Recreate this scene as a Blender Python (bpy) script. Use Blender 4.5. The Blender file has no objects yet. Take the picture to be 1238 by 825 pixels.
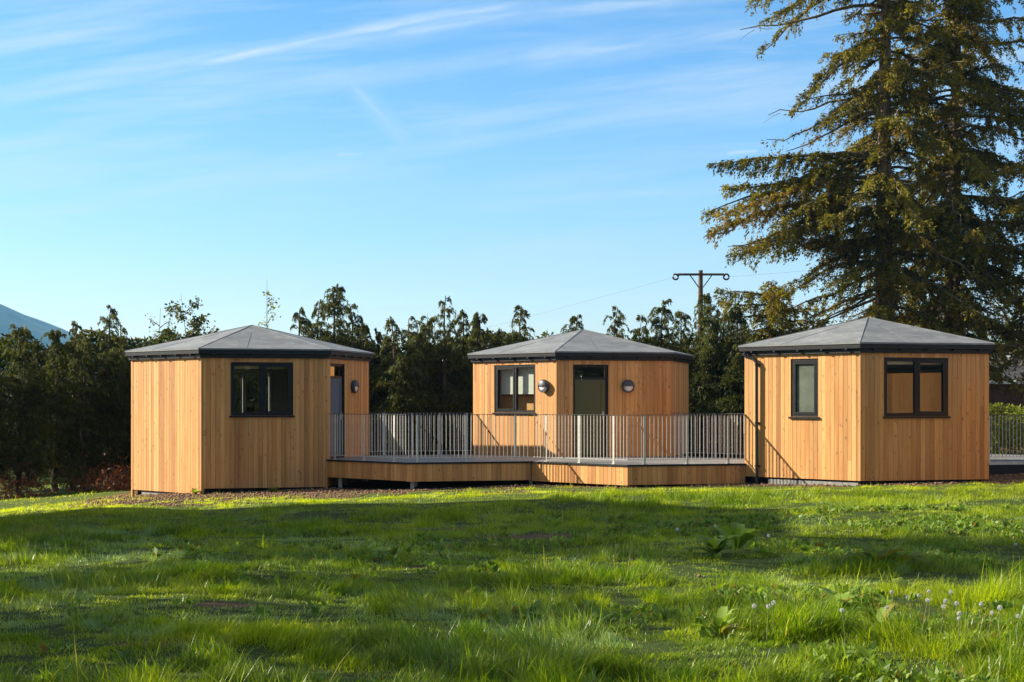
import bpy, math, random
import numpy as np
from mathutils import Vector, Matrix

random.seed(7)
rng = np.random.default_rng(11)
scene = bpy.context.scene
COL = scene.collection
R = math.radians

# ------------------------------------------------------------------ scene-wide numbers
CAM_Z = 1.9
FPX = 1951.56
ROT = R(0.42)                       # the whole honeycomb plan is turned by this
DECK_Z = 0.467
WALL_TOP = 2.947
EAVE_TOP = 3.163
APEX = 3.855
SUN_AZ = 166.0                      # math angle of the direction TO the sun
SUN_EL = 28.0


def pol(a, r):
    return np.array([math.cos(R(a)), math.sin(R(a))]) * r


ROTD = 0.42
L_C = np.array([-6.711, 41.72])
M_C = L_C + pol(15 + ROTD, 9.0) + np.array([-.03, 0])
R_C = L_C + pol(-15 + ROTD, 9.0 * 3 ** .5) + np.array([-.04, 0])
D1_C = L_C + pol(-15 + ROTD, 27 ** .5)
D2_C = L_C + pol(-15 + ROTD, 2 * 27 ** .5)
D4_C = R_C + pol(45 + ROTD, 27 ** .5)
N_C = R_C + pol(-45 + ROTD, 9.0)    # fourth cabin, outside the frame (seen in the window glass)


# ------------------------------------------------------------------ small helpers
def tag(o, label=None, cat=None, group=None, kind=None):
    if label: o['label'] = label
    if cat: o['category'] = cat
    if group: o['group'] = group
    if kind: o['kind'] = kind
    return o


def empty(name, loc, rz=0.0):
    o = bpy.data.objects.new(name, None)
    o.empty_display_size = .3
    COL.objects.link(o)
    o.location = loc
    o.rotation_euler = (0, 0, rz)
    return o


def link(name, me, parent=None):
    o = bpy.data.objects.new(name, me)
    COL.objects.link(o)
    if parent is not None:
        o.parent = parent
    return o


def copy_tree(o, parent=None):
    c = o.copy()
    COL.objects.link(c)
    if parent is not None:
        c.parent = parent
    for ch in list(o.children):
        copy_tree(ch, c)
    return c


class MB:
    """collects solids into one mesh"""
    def __init__(self):
        self.v = []; self.f = []; self.m = []; self.c = []; self.s = []
        self.T = Matrix.Identity(4)

    def add(self, vs, fs, mat=0, col=(1, 1, 1), smooth=False):
        b = len(self.v)
        for p in vs:
            q = self.T @ Vector(p)
            self.v.append((q.x, q.y, q.z)); self.c.append((col[0], col[1], col[2], 1))
        for f in fs:
            self.f.append([b + i for i in f]); self.m.append(mat); self.s.append(smooth)

    def box(self, x0, x1, y0, y1, z0, z1, mat=0, col=(1, 1, 1)):
        vs = [(x0, y0, z0), (x1, y0, z0), (x1, y1, z0), (x0, y1, z0),
              (x0, y0, z1), (x1, y0, z1), (x1, y1, z1), (x0, y1, z1)]
        fs = [(0, 3, 2, 1), (4, 5, 6, 7), (0, 1, 5, 4), (1, 2, 6, 5), (2, 3, 7, 6), (3, 0, 4, 7)]
        self.add(vs, fs, mat, col)

    def bbox(self, x0, x1, y0, y1, z0, z1, b=.004, mat=0, col=(1, 1, 1)):
        """box whose edges along z are chamfered"""
        p = [(x0 + b, y0), (x1 - b, y0), (x1, y0 + b), (x1, y1 - b), (x1 - b, y1), (x0 + b, y1), (x0, y1 - b), (x0, y0 + b)]
        self.prism(p, z0, z1, mat, col)

    def prism(self, poly, z0, z1, mat=0, col=(1, 1, 1)):
        n = len(poly)
        vs = [(p[0], p[1], z0) for p in poly] + [(p[0], p[1], z1) for p in poly]
        fs = [tuple(range(n - 1, -1, -1)), tuple(range(n, 2 * n))]
        fs += [(i, (i + 1) % n, n + (i + 1) % n, n + i) for i in range(n)]
        self.add(vs, fs, mat, col)

    def tube(self, pts, rad, n=8, mat=0, col=(1, 1, 1), smooth=True, cap=True):
        pts = [Vector(p) for p in pts]
        if not hasattr(rad, '__len__'): rad = [rad] * len(pts)
        vs = []; fs = []
        up = Vector((0, 0, 1))
        for i, p in enumerate(pts):
            d = (pts[min(i + 1, len(pts) - 1)] - pts[max(i - 1, 0)]).normalized()
            a = d.cross(up if abs(d.z) < .95 else Vector((1, 0, 0))).normalized()
            b = a.cross(d).normalized()
            for k in range(n):
                t = 2 * math.pi * k / n
                q = p + (a * math.cos(t) + b * math.sin(t)) * rad[i]
                vs.append(tuple(q))
        for i in range(len(pts) - 1):
            for k in range(n):
                fs.append((i * n + k, i * n + (k + 1) % n, (i + 1) * n + (k + 1) % n, (i + 1) * n + k))
        self.add(vs, fs, mat, col, smooth)
        if cap:
            self.add(vs[:n], [tuple(range(n))], mat, col)
            self.add(vs[-n:], [tuple(range(n - 1, -1, -1))], mat, col)

    def mesh(self, name, mats):
        me = bpy.data.meshes.new(name)
        me.from_pydata(self.v, [], self.f)
        for m in (mats if isinstance(mats, (list, tuple)) else [mats]): me.materials.append(m)
        me.polygons.foreach_set('material_index', self.m)
        me.polygons.foreach_set('use_smooth', self.s)
        at = me.attributes.new('col', 'FLOAT_COLOR', 'POINT')
        at.data.foreach_set('color', np.array(self.c, dtype=np.float32).ravel())
        me.update()
        return me

    def build(self, name, mats, parent=None):
        return link(name, self.mesh(name, mats), parent)


def np_mesh(name, verts, quads, tris, mats, col=None, mat_idx=None):
    """large mesh straight from numpy arrays"""
    me = bpy.data.meshes.new(name)
    verts = np.asarray(verts, dtype=np.float32).reshape(-1, 3)
    nq = 0 if quads is None else len(quads); nt = 0 if tris is None else len(tris)
    me.vertices.add(len(verts)); me.vertices.foreach_set('co', verts.ravel())
    lv = []
    if nq: lv.append(np.asarray(quads, dtype=np.int32).ravel())
    if nt: lv.append(np.asarray(tris, dtype=np.int32).ravel())
    lv = np.concatenate(lv)
    me.loops.add(len(lv)); me.loops.foreach_set('vertex_index', lv)
    me.polygons.add(nq + nt)
    st = np.concatenate([np.arange(nq) * 4, nq * 4 + np.arange(nt) * 3]).astype(np.int32)
    me.polygons.foreach_set('loop_start', st)
    for m in (mats if isinstance(mats, (list, tuple)) else [mats]): me.materials.append(m)
    if mat_idx is not None: me.polygons.foreach_set('material_index', np.asarray(mat_idx, dtype=np.int32))
    if col is not None:
        at = me.attributes.new('col', 'FLOAT_COLOR', 'POINT')
        c4 = np.ones((len(verts), 4), dtype=np.float32); c4[:, :3] = col
        at.data.foreach_set('color', c4.ravel())
    me.update(calc_edges=True)
    return me


# value noise on numpy arrays
_h = rng.random((256, 256))


def vnoise(x, y, s=1.0, off=0):
    x = np.asarray(x) / s + 91.7 + off * 17.3; y = np.asarray(y) / s + 37.1 + off * 9.1
    xi = np.floor(x).astype(int); yi = np.floor(y).astype(int)
    fx = x - xi; fy = y - yi
    fx = fx * fx * (3 - 2 * fx); fy = fy * fy * (3 - 2 * fy)
    g = lambda a, b: _h[a % 256, b % 256]
    return (g(xi, yi) * (1 - fx) + g(xi + 1, yi) * fx) * (1 - fy) + (g(xi, yi + 1) * (1 - fx) + g(xi + 1, yi + 1) * fx) * fy


def sstep(a, b, x):
    t = np.clip((x - a) / (b - a), 0, 1)
    return t * t * (3 - 2 * t)


def gz(x, y):
    """height of the ground"""
    x = np.asarray(x, dtype=float); y = np.asarray(y, dtype=float)
    t = sstep(13, 37, y)
    xx = np.clip(x, -16, 16)
    sl = np.where(xx < 0, .033 * xx, .02 * xx) - .10 + np.where(xx < -8, .05 * (xx + 8), 0)
    b = (vnoise(x, y, 3.1, 1) - .5) * .16 + (vnoise(x, y, 1.2, 2) - .5) * .07
    b = b * (1 - .75 * sstep(33, 36, y)) * (1 - .5 * sstep(60, 80, np.hypot(x, y)))
    return sl * t + b


def soil(x, y):
    """0 grass .. 1 bare soil"""
    x = np.asarray(x, dtype=float); y = np.asarray(y, dtype=float)
    edge = np.interp(x, [-12, -9.5, -7.4, -4.2, -2, .5, 2.4, 5.2, 8.5, 12, 14], [40.4, 39.7, 37.4, 38.0, 37.9, 38.6, 37.0, 36.6, 34.4, 35.2, 36])
    n = vnoise(x, y, .5, 5) * .6 + vnoise(x, y, .17, 6) * .4
    wid = np.interp(x, [-10, -5, -1, 3, 8, 12], [3.4, 3.2, 2.0, .9, .6, .9])
    a = sstep(.28, .62, n + .55 * (1 - np.clip((edge - y) / wid, 0, 1.6)) - .18)
    a = a * (y > edge - wid * 1.6) * sstep(-11.2, -9.6, x)
    m = vnoise(x, y, 2.3, 8) * .65 + vnoise(x, y, .45, 9) * .35
    b = sstep(.74, .83, m) * .9 * (1 - sstep(.5, 3, x))
    sp = np.zeros_like(x)
    for (cx, cy, rx, ry) in ((.1, 22.9, 1.1, .55), (-1.1, 18.3, .35, .3), (-2.6, 14.6, .35, .25), (1.9, 24.2, .5, .3), (-2.6, 12.4, .5, .2)):
        d = np.hypot((x - cx) / rx, (y - cy) / ry)
        sp = np.maximum(sp, 1 - sstep(.5, 1.1, d + (n - .5) * .9))
    return np.clip(np.maximum(np.maximum(a, b), sp), 0, 1)


# ------------------------------------------------------------------ materials
def new_mat(name):
    m = bpy.data.materials.new(name); m.use_nodes = True
    nt = m.node_tree
    for n in list(nt.nodes): nt.nodes.remove(n)
    out = nt.nodes.new('ShaderNodeOutputMaterial')
    return m, nt, out


def nd(nt, t, **kw):
    n = nt.nodes.new(t)
    for k, v in kw.items():
        if hasattr(n, k) and not k.startswith('i_'): setattr(n, k, v)
    return n


def ramp(nt, fac, stops):
    n = nt.nodes.new('ShaderNodeValToRGB')
    e = n.color_ramp.elements
    while len(e) < len(stops): e.new(.5)
    for i, (p, c) in enumerate(stops):
        e[i].position = p; e[i].color = (c[0], c[1], c[2], 1) if hasattr(c, '__len__') else (c, c, c, 1)
    nt.links.new(fac, n.inputs[0])
    return n.outputs[0]


def math_n(nt, op, a, b=None):
    n = nt.nodes.new('ShaderNodeMath'); n.operation = op
    for i, v in enumerate((a, b)):
        if v is None: continue
        if isinstance(v, (int, float)): n.inputs[i].default_value = v
        else: nt.links.new(v, n.inputs[i])
    return n.outputs[0]


def mix_c(nt, fac, a, b, mode='MIX'):
    n = nt.nodes.new('ShaderNodeMix'); n.data_type = 'RGBA'; n.blend_type = mode
    for s, v in ((n.inputs[0], fac), (n.inputs[6], a), (n.inputs[7], b)):
        if isinstance(v, (int, float)): s.default_value = v
        elif isinstance(v, tuple): s.default_value = (v[0], v[1], v[2], 1)
        else: nt.links.new(v, s)
    return n.outputs[2]


def noise(nt, vec, scale, detail=4, rough=.55):
    n = nt.nodes.new('ShaderNodeTexNoise')
    n.inputs['Scale'].default_value = scale; n.inputs['Detail'].default_value = detail; n.inputs['Roughness'].default_value = rough
    if vec is not None: nt.links.new(vec, n.inputs['Vector'])
    return n.outputs['Fac']


def mapping(nt, vec, scale=(1, 1, 1), loc=(0, 0, 0)):
    n = nt.nodes.new('ShaderNodeMapping')
    n.inputs['Scale'].default_value = scale; n.inputs['Location'].default_value = loc
    nt.links.new(vec, n.inputs['Vector'])
    return n.outputs[0]


def principled(nt, out, color, rough=.6, metal=0.0, spec=.5, bump=None, bstr=.2, bdist=.01):
    p = nt.nodes.new('ShaderNodeBsdfPrincipled')
    for key, v in (('Base Color', color), ('Roughness', rough), ('Metallic', metal), ('Specular IOR Level', spec)):
        if isinstance(v, (int, float)): p.inputs[key].default_value = v
        elif isinstance(v, tuple): p.inputs[key].default_value = (v[0], v[1], v[2], 1)
        else: nt.links.new(v, p.inputs[key])
    if bump is not None:
        b = nt.nodes.new('ShaderNodeBump'); b.inputs['Strength'].default_value = bstr; b.inputs['Distance'].default_value = bdist
        nt.links.new(bump, b.inputs['Height']); nt.links.new(b.outputs[0], p.inputs['Normal'])
    nt.links.new(p.outputs[0], out.inputs[0])
    return p


def attr(nt, name='col'):
    a = nt.nodes.new('ShaderNodeAttribute'); a.attribute_name = name
    return a


def objcoord(nt):
    return nt.nodes.new('ShaderNodeTexCoord').outputs['Object']


def simple(name, color, rough=.6, metal=0.0, var=.12, scale=6.0, spec=.5, bstr=.1):
    """paint, plastic, metal: slightly uneven colour and gloss"""
    m, nt, out = new_mat(name)
    co = objcoord(nt)
    n = noise(nt, co, scale, 5)
    lo = tuple(c * (1 - var) for c in color); hi = tuple(min(1, c * (1 + var)) for c in color)
    c = ramp(nt, n, [(.3, lo), (.7, hi)])
    r = ramp(nt, noise(nt, co, scale * 4, 4), [(.3, max(0, rough - .08)), (.7, min(1, rough + .08))])
    principled(nt, out, c, r, metal, spec, noise(nt, co, scale * 12, 3), bstr, .004)
    return m


def make_cladding(name, tone=1.0):
    m, nt, out = new_mat(name)
    co = objcoord(nt)
    a = attr(nt)
    sep = nt.nodes.new('ShaderNodeSeparateColor'); nt.links.new(a.outputs['Color'], sep.inputs[0])
    rr, gg, bb = sep.outputs
    off = nt.nodes.new('ShaderNodeCombineXYZ')
    o1 = math_n(nt, 'MULTIPLY', bb, 37.0)
    nt.links.new(o1, off.inputs[0]); nt.links.new(math_n(nt, 'MULTIPLY', gg, 23.0), off.inputs[2])
    va = nt.nodes.new('ShaderNodeVectorMath'); va.operation = 'ADD'
    nt.links.new(co, va.inputs[0]); nt.links.new(off.outputs[0], va.inputs[1])
    v = va.outputs[0]
    fine = noise(nt, mapping(nt, v, (70, 70, 1.6)), 1.0, 6, .6)
    broad = noise(nt, mapping(nt, v, (9, 9, .7)), 1.0, 4, .55)
    base = ramp(nt, rr, [(0, (.35 * tone, .125 * tone, .034 * tone)), (.15, (.48 * tone, .20 * tone, .052 * tone)), (.5, (.60 * tone, .283 * tone, .081 * tone)), (1, (.69 * tone, .365 * tone, .125 * tone))])
    c1 = mix_c(nt, ramp(nt, fine, [(.32, .75), (.62, 0.0)]), base, (.38 * tone, .165 * tone, .046 * tone))
    c2 = mix_c(nt, ramp(nt, broad, [(.38, .0), (.72, .45)]), c1, (.70 * tone, .41 * tone, .15 * tone))
    # knots
    vo = nt.nodes.new('ShaderNodeTexVoronoi'); vo.inputs['Scale'].default_value = 1.0
    nt.links.new(mapping(nt, v, (8.5, 8.5, 5.0)), vo.inputs['Vector'])
    dist = math_n(nt, 'ADD', vo.outputs['Distance'], math_n(nt, 'MULTIPLY', fine, .10))
    ring = ramp(nt, dist, [(.11, .95), (.18, .40), (.30, 0.0)])
    ring = math_n(nt, 'MULTIPLY', ring, ramp(nt, noise(nt, mapping(nt, v, (3.1, 3.1, 1.1)), 1.0, 3), [(.42, .15), (.6, 1.0)]))
    c3 = mix_c(nt, ring, c2, (.13 * tone, .055 * tone, .02 * tone))
    # weathered foot of the boards and rain streaks: slightly greyer
    streak = ramp(nt, noise(nt, mapping(nt, co, (5, 5, .25)), 1.0, 5, .7), [(.52, 0.0), (.8, .28)])
    c4 = mix_c(nt, streak, c3, (.38 * tone, .21 * tone, .085 * tone))
    val = math_n(nt, 'ADD', math_n(nt, 'MULTIPLY', gg, .36), .79)
    c5 = mix_c(nt, 1.0, c4, val, 'MULTIPLY')
    principled(nt, out, c5, .62, 0, .35, fine, .25, .003)
    return m


def make_membrane():
    m, nt, out = new_mat('roof_membrane')
    co = objcoord(nt)
    n1 = noise(nt, co, 1.1, 6, .65); n2 = noise(nt, co, 14, 5, .6); n3 = noise(nt, mapping(nt, co, (2.2, 2.2, 9)), 1.0, 6, .7)
    c = ramp(nt, n1, [(.28, (.105, .115, .120)), (.5, (.155, .165, .168)), (.72, (.225, .23, .225))])
    c = mix_c(nt, ramp(nt, n3, [(.48, 0.0), (.7, .7)]), c, (.29, .295, .29))
    c = mix_c(nt, ramp(nt, n2, [(.40, .35), (.6, 0.0)]), c, (.10, .105, .11))
    principled(nt, out, c, ramp(nt, n2, [(.3, .5), (.7, .8)]), 0, .4, n2, .25, .01)
    return m


def make_leaf(name, dark, light, dry, trans=.35, rough=.55, spec=.3, k=1.0):
    """foliage: per-leaf colour in 'col' (r: dark..light, g: share of dry brown), light comes through the leaf"""
    m, nt, out = new_mat(name)
    a = attr(nt)
    sep = nt.nodes.new('ShaderNodeSeparateColor'); nt.links.new(a.outputs['Color'], sep.inputs[0])
    c = ramp(nt, sep.outputs[0], [(0, dark), (1, light)])
    c = mix_c(nt, sep.outputs[1], c, dry)
    c = mix_c(nt, sep.outputs[2], c, (.25, .38, .23))
    p = nt.nodes.new('ShaderNodeBsdfPrincipled')
    nt.links.new(c, p.inputs['Base Color']); p.inputs['Roughness'].default_value = rough; p.inputs['Specular IOR Level'].default_value = spec
    t = nt.nodes.new('ShaderNodeBsdfTranslucent')
    tc = mix_c(nt, 1.0, c, (1.25 * k, 1.25 * k, .55 * k), 'MULTIPLY')
    nt.links.new(tc, t.inputs['Color'])
    mx = nt.nodes.new('ShaderNodeMixShader'); mx.inputs[0].default_value = trans
    nt.links.new(p.outputs[0], mx.inputs[1]); nt.links.new(t.outputs[0], mx.inputs[2])
    nt.links.new(mx.outputs[0], out.inputs[0])
    return m


def make_bark(name, dark, light):
    m, nt, out = new_mat(name)
    co = objcoord(nt)
    n = noise(nt, mapping(nt, co, (9, 9, 2.2)), 1.0, 7, .65)
    n2 = noise(nt, co, 2.5, 4)
    c = ramp(nt, n, [(.34, dark), (.62, light)])
    c = mix_c(nt, ramp(nt, n2, [(.5, 0.0), (.7, .5)]), c, (.12, .10, .06))
    principled(nt, out, c, .9, 0, .2, n, .9, .04)
    return m


def make_ground():
    m, nt, out = new_mat('lawn_soil')
    co = objcoord(nt)
    a = attr(nt)
    sep = nt.nodes.new('ShaderNodeSeparateColor'); nt.links.new(a.outputs['Color'], sep.inputs[0])
    n1 = noise(nt, co, 3.0, 8, .7); n2 = noise(nt, co, 22, 6, .65); n3 = noise(nt, co, .35, 4)
    g = ramp(nt, n2, [(.3, (.025, .045, .005)), (.55, (.07, .105, .010)), (.8, (.13, .17, .018))])
    g = mix_c(nt, ramp(nt, n3, [(.4, 0.0), (.7, .5)]), g, (.10, .13, .02))
    g = mix_c(nt, sep.outputs[1], (.026, .044, .006), g)  # near ground darkened: shade between the blades put into the colour
    s = ramp(nt, n1, [(.3, (.09, .05, .026)), (.55, (.18, .105, .055)), (.78, (.28, .18, .10))])
    s = mix_c(nt, ramp(nt, n2, [(.42, .6), (.6, 0.0)]), s, (.05, .028, .016))
    fac = math_n(nt, 'ADD', sep.outputs[0], math_n(nt, 'MULTIPLY', math_n(nt, 'SUBTRACT', n2, .5), .7))
    f2 = ramp(nt, fac, [(.3, 0.0), (.6, 1.0)])
    c = mix_c(nt, f2, g, s)
    principled(nt, out, c, .95, 0, .15, n2, .8, .05)
    return m


def make_mountain():
    m, nt, out = new_mat('hillside')
    co = objcoord(nt)
    n1 = noise(nt, co, .006, 6, .6); n2 = noise(nt, co, .03, 5, .6)
    c = ramp(nt, n1, [(.35, (.035, .05, .03)), (.5, (.06, .085, .035)), (.66, (.10, .12, .05))])
    c = mix_c(nt, ramp(nt, n2, [(.5, 0.0), (.6, .7)]), c, (.02, .03, .018))
    principled(nt, out, c, .95, 0, .1)
    return m


def make_glass(name, tint=(.86, .9, .88), rough=0.0):
    """window glass: a real thin sheet, reflecting by angle and letting the rest through"""
    m, nt, out = new_mat(name)
    tr = nt.nodes.new('ShaderNodeBsdfTransparent'); tr.inputs[0].default_value = (*tint, 1)
    gl = nt.nodes.new('ShaderNodeBsdfGlossy'); gl.inputs['Roughness'].default_value = rough; gl.inputs['Color'].default_value = (1, 1, 1, 1)
    fr = nt.nodes.new('ShaderNodeFresnel'); ge = nt.nodes.new('ShaderNodeNewGeometry')
    nt.links.new(math_n(nt, 'ADD', 1.62, math_n(nt, 'MULTIPLY', ge.outputs['Backfacing'], 1 / 1.62 - 1.62)), fr.inputs['IOR'])
    k = math_n(nt, 'MINIMUM', math_n(nt, 'MULTIPLY', fr.outputs[0], 1.35), 1.0)
    co = objcoord(nt)
    b = nt.nodes.new('ShaderNodeBump'); b.inputs['Strength'].default_value = .012; b.inputs['Distance'].default_value = .02
    nt.links.new(noise(nt, co, 1.6, 2), b.inputs['Height'])
    nt.links.new(b.outputs[0], gl.inputs['Normal'])
    mx = nt.nodes.new('ShaderNodeMixShader')
    nt.links.new(k, mx.inputs[0]); nt.links.new(tr.outputs[0], mx.inputs[1]); nt.links.new(gl.outputs[0], mx.inputs[2])
    nt.links.new(mx.outputs[0], out.inputs[0])
    return m


M = {}
M['clad'] = make_cladding('larch_cladding')
M['membrane_black'] = simple('breather_membrane', (.012, .012, .012), .9)
M['plaster'] = simple('painted_plaster', (.34, .33, .30), .8, var=.04)
M['roof'] = make_membrane()
M['fascia'] = simple('anthracite_fascia', (.011, .011, .012), .5, var=.2, spec=.25)
M['frame'] = simple('anthracite_window_frame', (.009, .009, .010), .45, var=.15, spec=.25)
M['white_frame'] = simple('white_window_frame', (.75, .75, .74), .45, var=.04)
M['glass'] = make_glass('window_glass')
M['frosted'] = simple('frosted_glass', (.10, .115, .09), .22, var=.3, scale=1.5)
M['door'] = simple('olive_reflection_panel', (.055, .060, .016), .35, var=.12)  # olive imitates greenery mirrored in the door glass
M['door_blue'] = simple('slate_door_panel', (.035, .085, .13), .6, var=.12)
M['blind'] = simple('blind_fabric', (.42, .36, .25), .8)
M['blind_pale'] = simple('pale_blind_fabric', (.66, .66, .56), .85, var=.05)
M['plinth'] = simple('concrete_plinth', (.24, .235, .22), .9, var=.25, scale=9, bstr=.5)
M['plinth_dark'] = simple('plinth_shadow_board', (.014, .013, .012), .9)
M['steel'] = simple('galvanised_steel', (.50, .485, .455), .48, .45, var=.18, scale=9)
M['steel_dark'] = simple('dark_handrail', (.055, .057, .060), .4, .3, var=.2)
M['deck'] = simple('composite_decking', (.17, .168, .165), .6, var=.25, scale=3.5, bstr=.3)
M['black_plastic'] = simple('black_pipe_plastic', (.014, .014, .015), .35)
M['lamp_body'] = simple('dark_lamp_casting', (.06, .058, .058), .45, .2)
M['lamp_lens'] = simple('opal_lens', (.74, .70, .70), .25, var=.03)
M['ground'] = make_ground()
M['hill'] = make_mountain()
M['bark'] = make_bark('spruce_bark', (.04, .026, .017), (.36, .25, .17))
M['bark_dark'] = make_bark('cypress_bark', (.03, .022, .016), (.12, .085, .06))
M['twig'] = make_bark('dry_twig', (.045, .035, .025), (.16, .12, .08))
M['cypress'] = make_leaf('cypress_foliage', (.010, .016, .003), (.125, .14, .026), (.18, .10, .025), .34, .6, .15)
M['spruce'] = make_leaf('spruce_needles', (.020, .027, .004), (.27, .235, .022), (.34, .17, .035), .36, .6, .2)
M['broad'] = make_leaf('broad_leaves', (.03, .055, .010), (.11, .16, .025), (.20, .13, .03), .4)
M['lighthedge'] = make_leaf('privet_leaves', (.06, .10, .012), (.32, .36, .04), (.18, .08, .035), .5)
M['russet'] = make_leaf('dead_bracken', (.06, .018, .008), (.20, .055, .022), (.12, .05, .02), .25)
M['dock'] = make_leaf('dock_leaves', (.06, .13, .012), (.24, .34, .05), (.26, .12, .03), .4, .5, .25)
M['grass'] = make_leaf('grass_blades', (.050, .140, .004), (.47, .54, .014), (.46, .36, .11), .5, .34, .25, 1.15)
M['clod'] = simple('soil_clod', (.20, .115, .065), .95, var=.4, scale=5, bstr=.6)
M['seed'] = simple('dandelion_seed', (.62, .62, .60), .9, var=.03)
M['stem'] = simple('dandelion_stem', (.15, .16, .05), .6)
M['pole'] = make_bark('pole_timber', (.07, .05, .035), (.19, .14, .095))
M['iron'] = simple('dark_iron', (.03, .028, .026), .6, .3)
M['ceramic'] = simple('brown_ceramic', (.06, .032, .022), .25)
M['brick'] = simple('red_brick', (.24, .10, .065), .9, var=.3, scale=5, bstr=.5)
M['slate'] = simple('roof_slate', (.075, .078, .085), .6, var=.3, scale=7)
M['shed_wood'] = simple('brown_shed_boards', (.075, .032, .018), .8, var=.3, scale=4)
M['sheet'] = simple('corrugated_sheet', (.022, .021, .020), .8, .0, var=.3)
M['white_paint'] = simple('white_paint', (.70, .69, .66), .6, var=.05)


# ------------------------------------------------------------------ cabins
def face_T(nrm, rad):
    """local frame of a hexagon side: x to the right seen from outside, y outwards, z up; origin at its left corner"""
    o = pol(nrm - 30, rad); w = pol(nrm + 90, 1.0); n = pol(nrm, 1.0)
    return Matrix(((w[0], n[0], 0, o[0]), (w[1], n[1], 0, o[1]), (0, 0, 1, 0), (0, 0, 0, 1)))


def boards(mb, W, z0, z1, openings, y0=-.022, y1=0.0, wide=.112, gap=.0035, zfun=None, mat=0):
    n = max(1, round(W / wide)); bw = W / n
    for i in range(n):
        a = i * bw + gap / 2; b = (i + 1) * bw - gap / 2
        cuts = [(z0 if zfun is None else zfun((a + b) / 2), z1)]
        xs = [(a, b, cuts)]
        for (t0, t1, q0, q1) in openings:
            nxs = []
            for (p, q, cs) in xs:
                if q <= t0 or p >= t1: nxs.append((p, q, cs)); continue
                if p < t0 - .004: nxs.append((p, t0, cs))
                if q > t1 + .004: nxs.append((t1, q, cs))
                mid = []
                for (c0, c1) in cs:
                    if q0 > c0 + .01: mid.append((c0, min(c1, q0)))
                    if q1 < c1 - .01: mid.append((max(c0, q1), c1))
                nxs.append((max(p, t0), min(q, t1), mid))
            xs = nxs
        hue = random.betavariate(2.2, 2.0)
        if random.random() < .09: hue *= .15
        dy = random.uniform(-.002, .0015)
        val = random.random(); sd = random.random()
        for (p, q, cs) in xs:
            for (c0, c1) in cs:
                segs = [(c0, c1)]
                if c1 - c0 > 1.5 and random.random() < .16:          # butt joint between two lengths
                    k = random.uniform(c0 + .4, c1 - .4)
                    segs = [(c0, k - .0015), (k + .0015, c1)]
                for j, (s0, s1) in enumerate(segs):
                    if j: hue = random.betavariate(2.2, 2.0); val = random.random(); sd = random.random()
                    mb.bbox(p, q, y0, y1 + dy, s0, s1, .003, mat, (hue, val, sd))


def wall_mesh(W, z0, openings, nrm, rad, zfun=None):
    mb = MB(); mb.T = face_T(nrm, rad)
    boards(mb, W, z0, WALL_TOP, openings, zfun=zfun)
    # structure behind the boards: membrane outside, plaster inside
    lo = z0 + .02

    def slab(a, b, c, d):
        if b - a > .01 and d - c > .01:
            mb.box(a, b, -.13, -.024, c, d, 1); mb.box(a, b, -.145, -.132, c, d, 2)
    e = .075
    if openings:
        t0, t1, q0, q1 = openings[0]
        slab(e, t0, lo, WALL_TOP - .01); slab(t1, W - e, lo, WALL_TOP - .01)
        slab(t0, t1, lo, q0); slab(t0, t1, q1, WALL_TOP - .01)
        # timber reveals round the opening
        for (a, b, c, d) in ((t0, t0 + .012, q0, q1), (t1 - .012, t1, q0, q1), (t0 + .012, t1 - .012, q1 - .012, q1)):
            mb.box(a, b, -.131, -.0225, c, d, 1)
    else:
        slab(e, W - e, lo, WALL_TOP - .01)
    return mb


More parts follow.
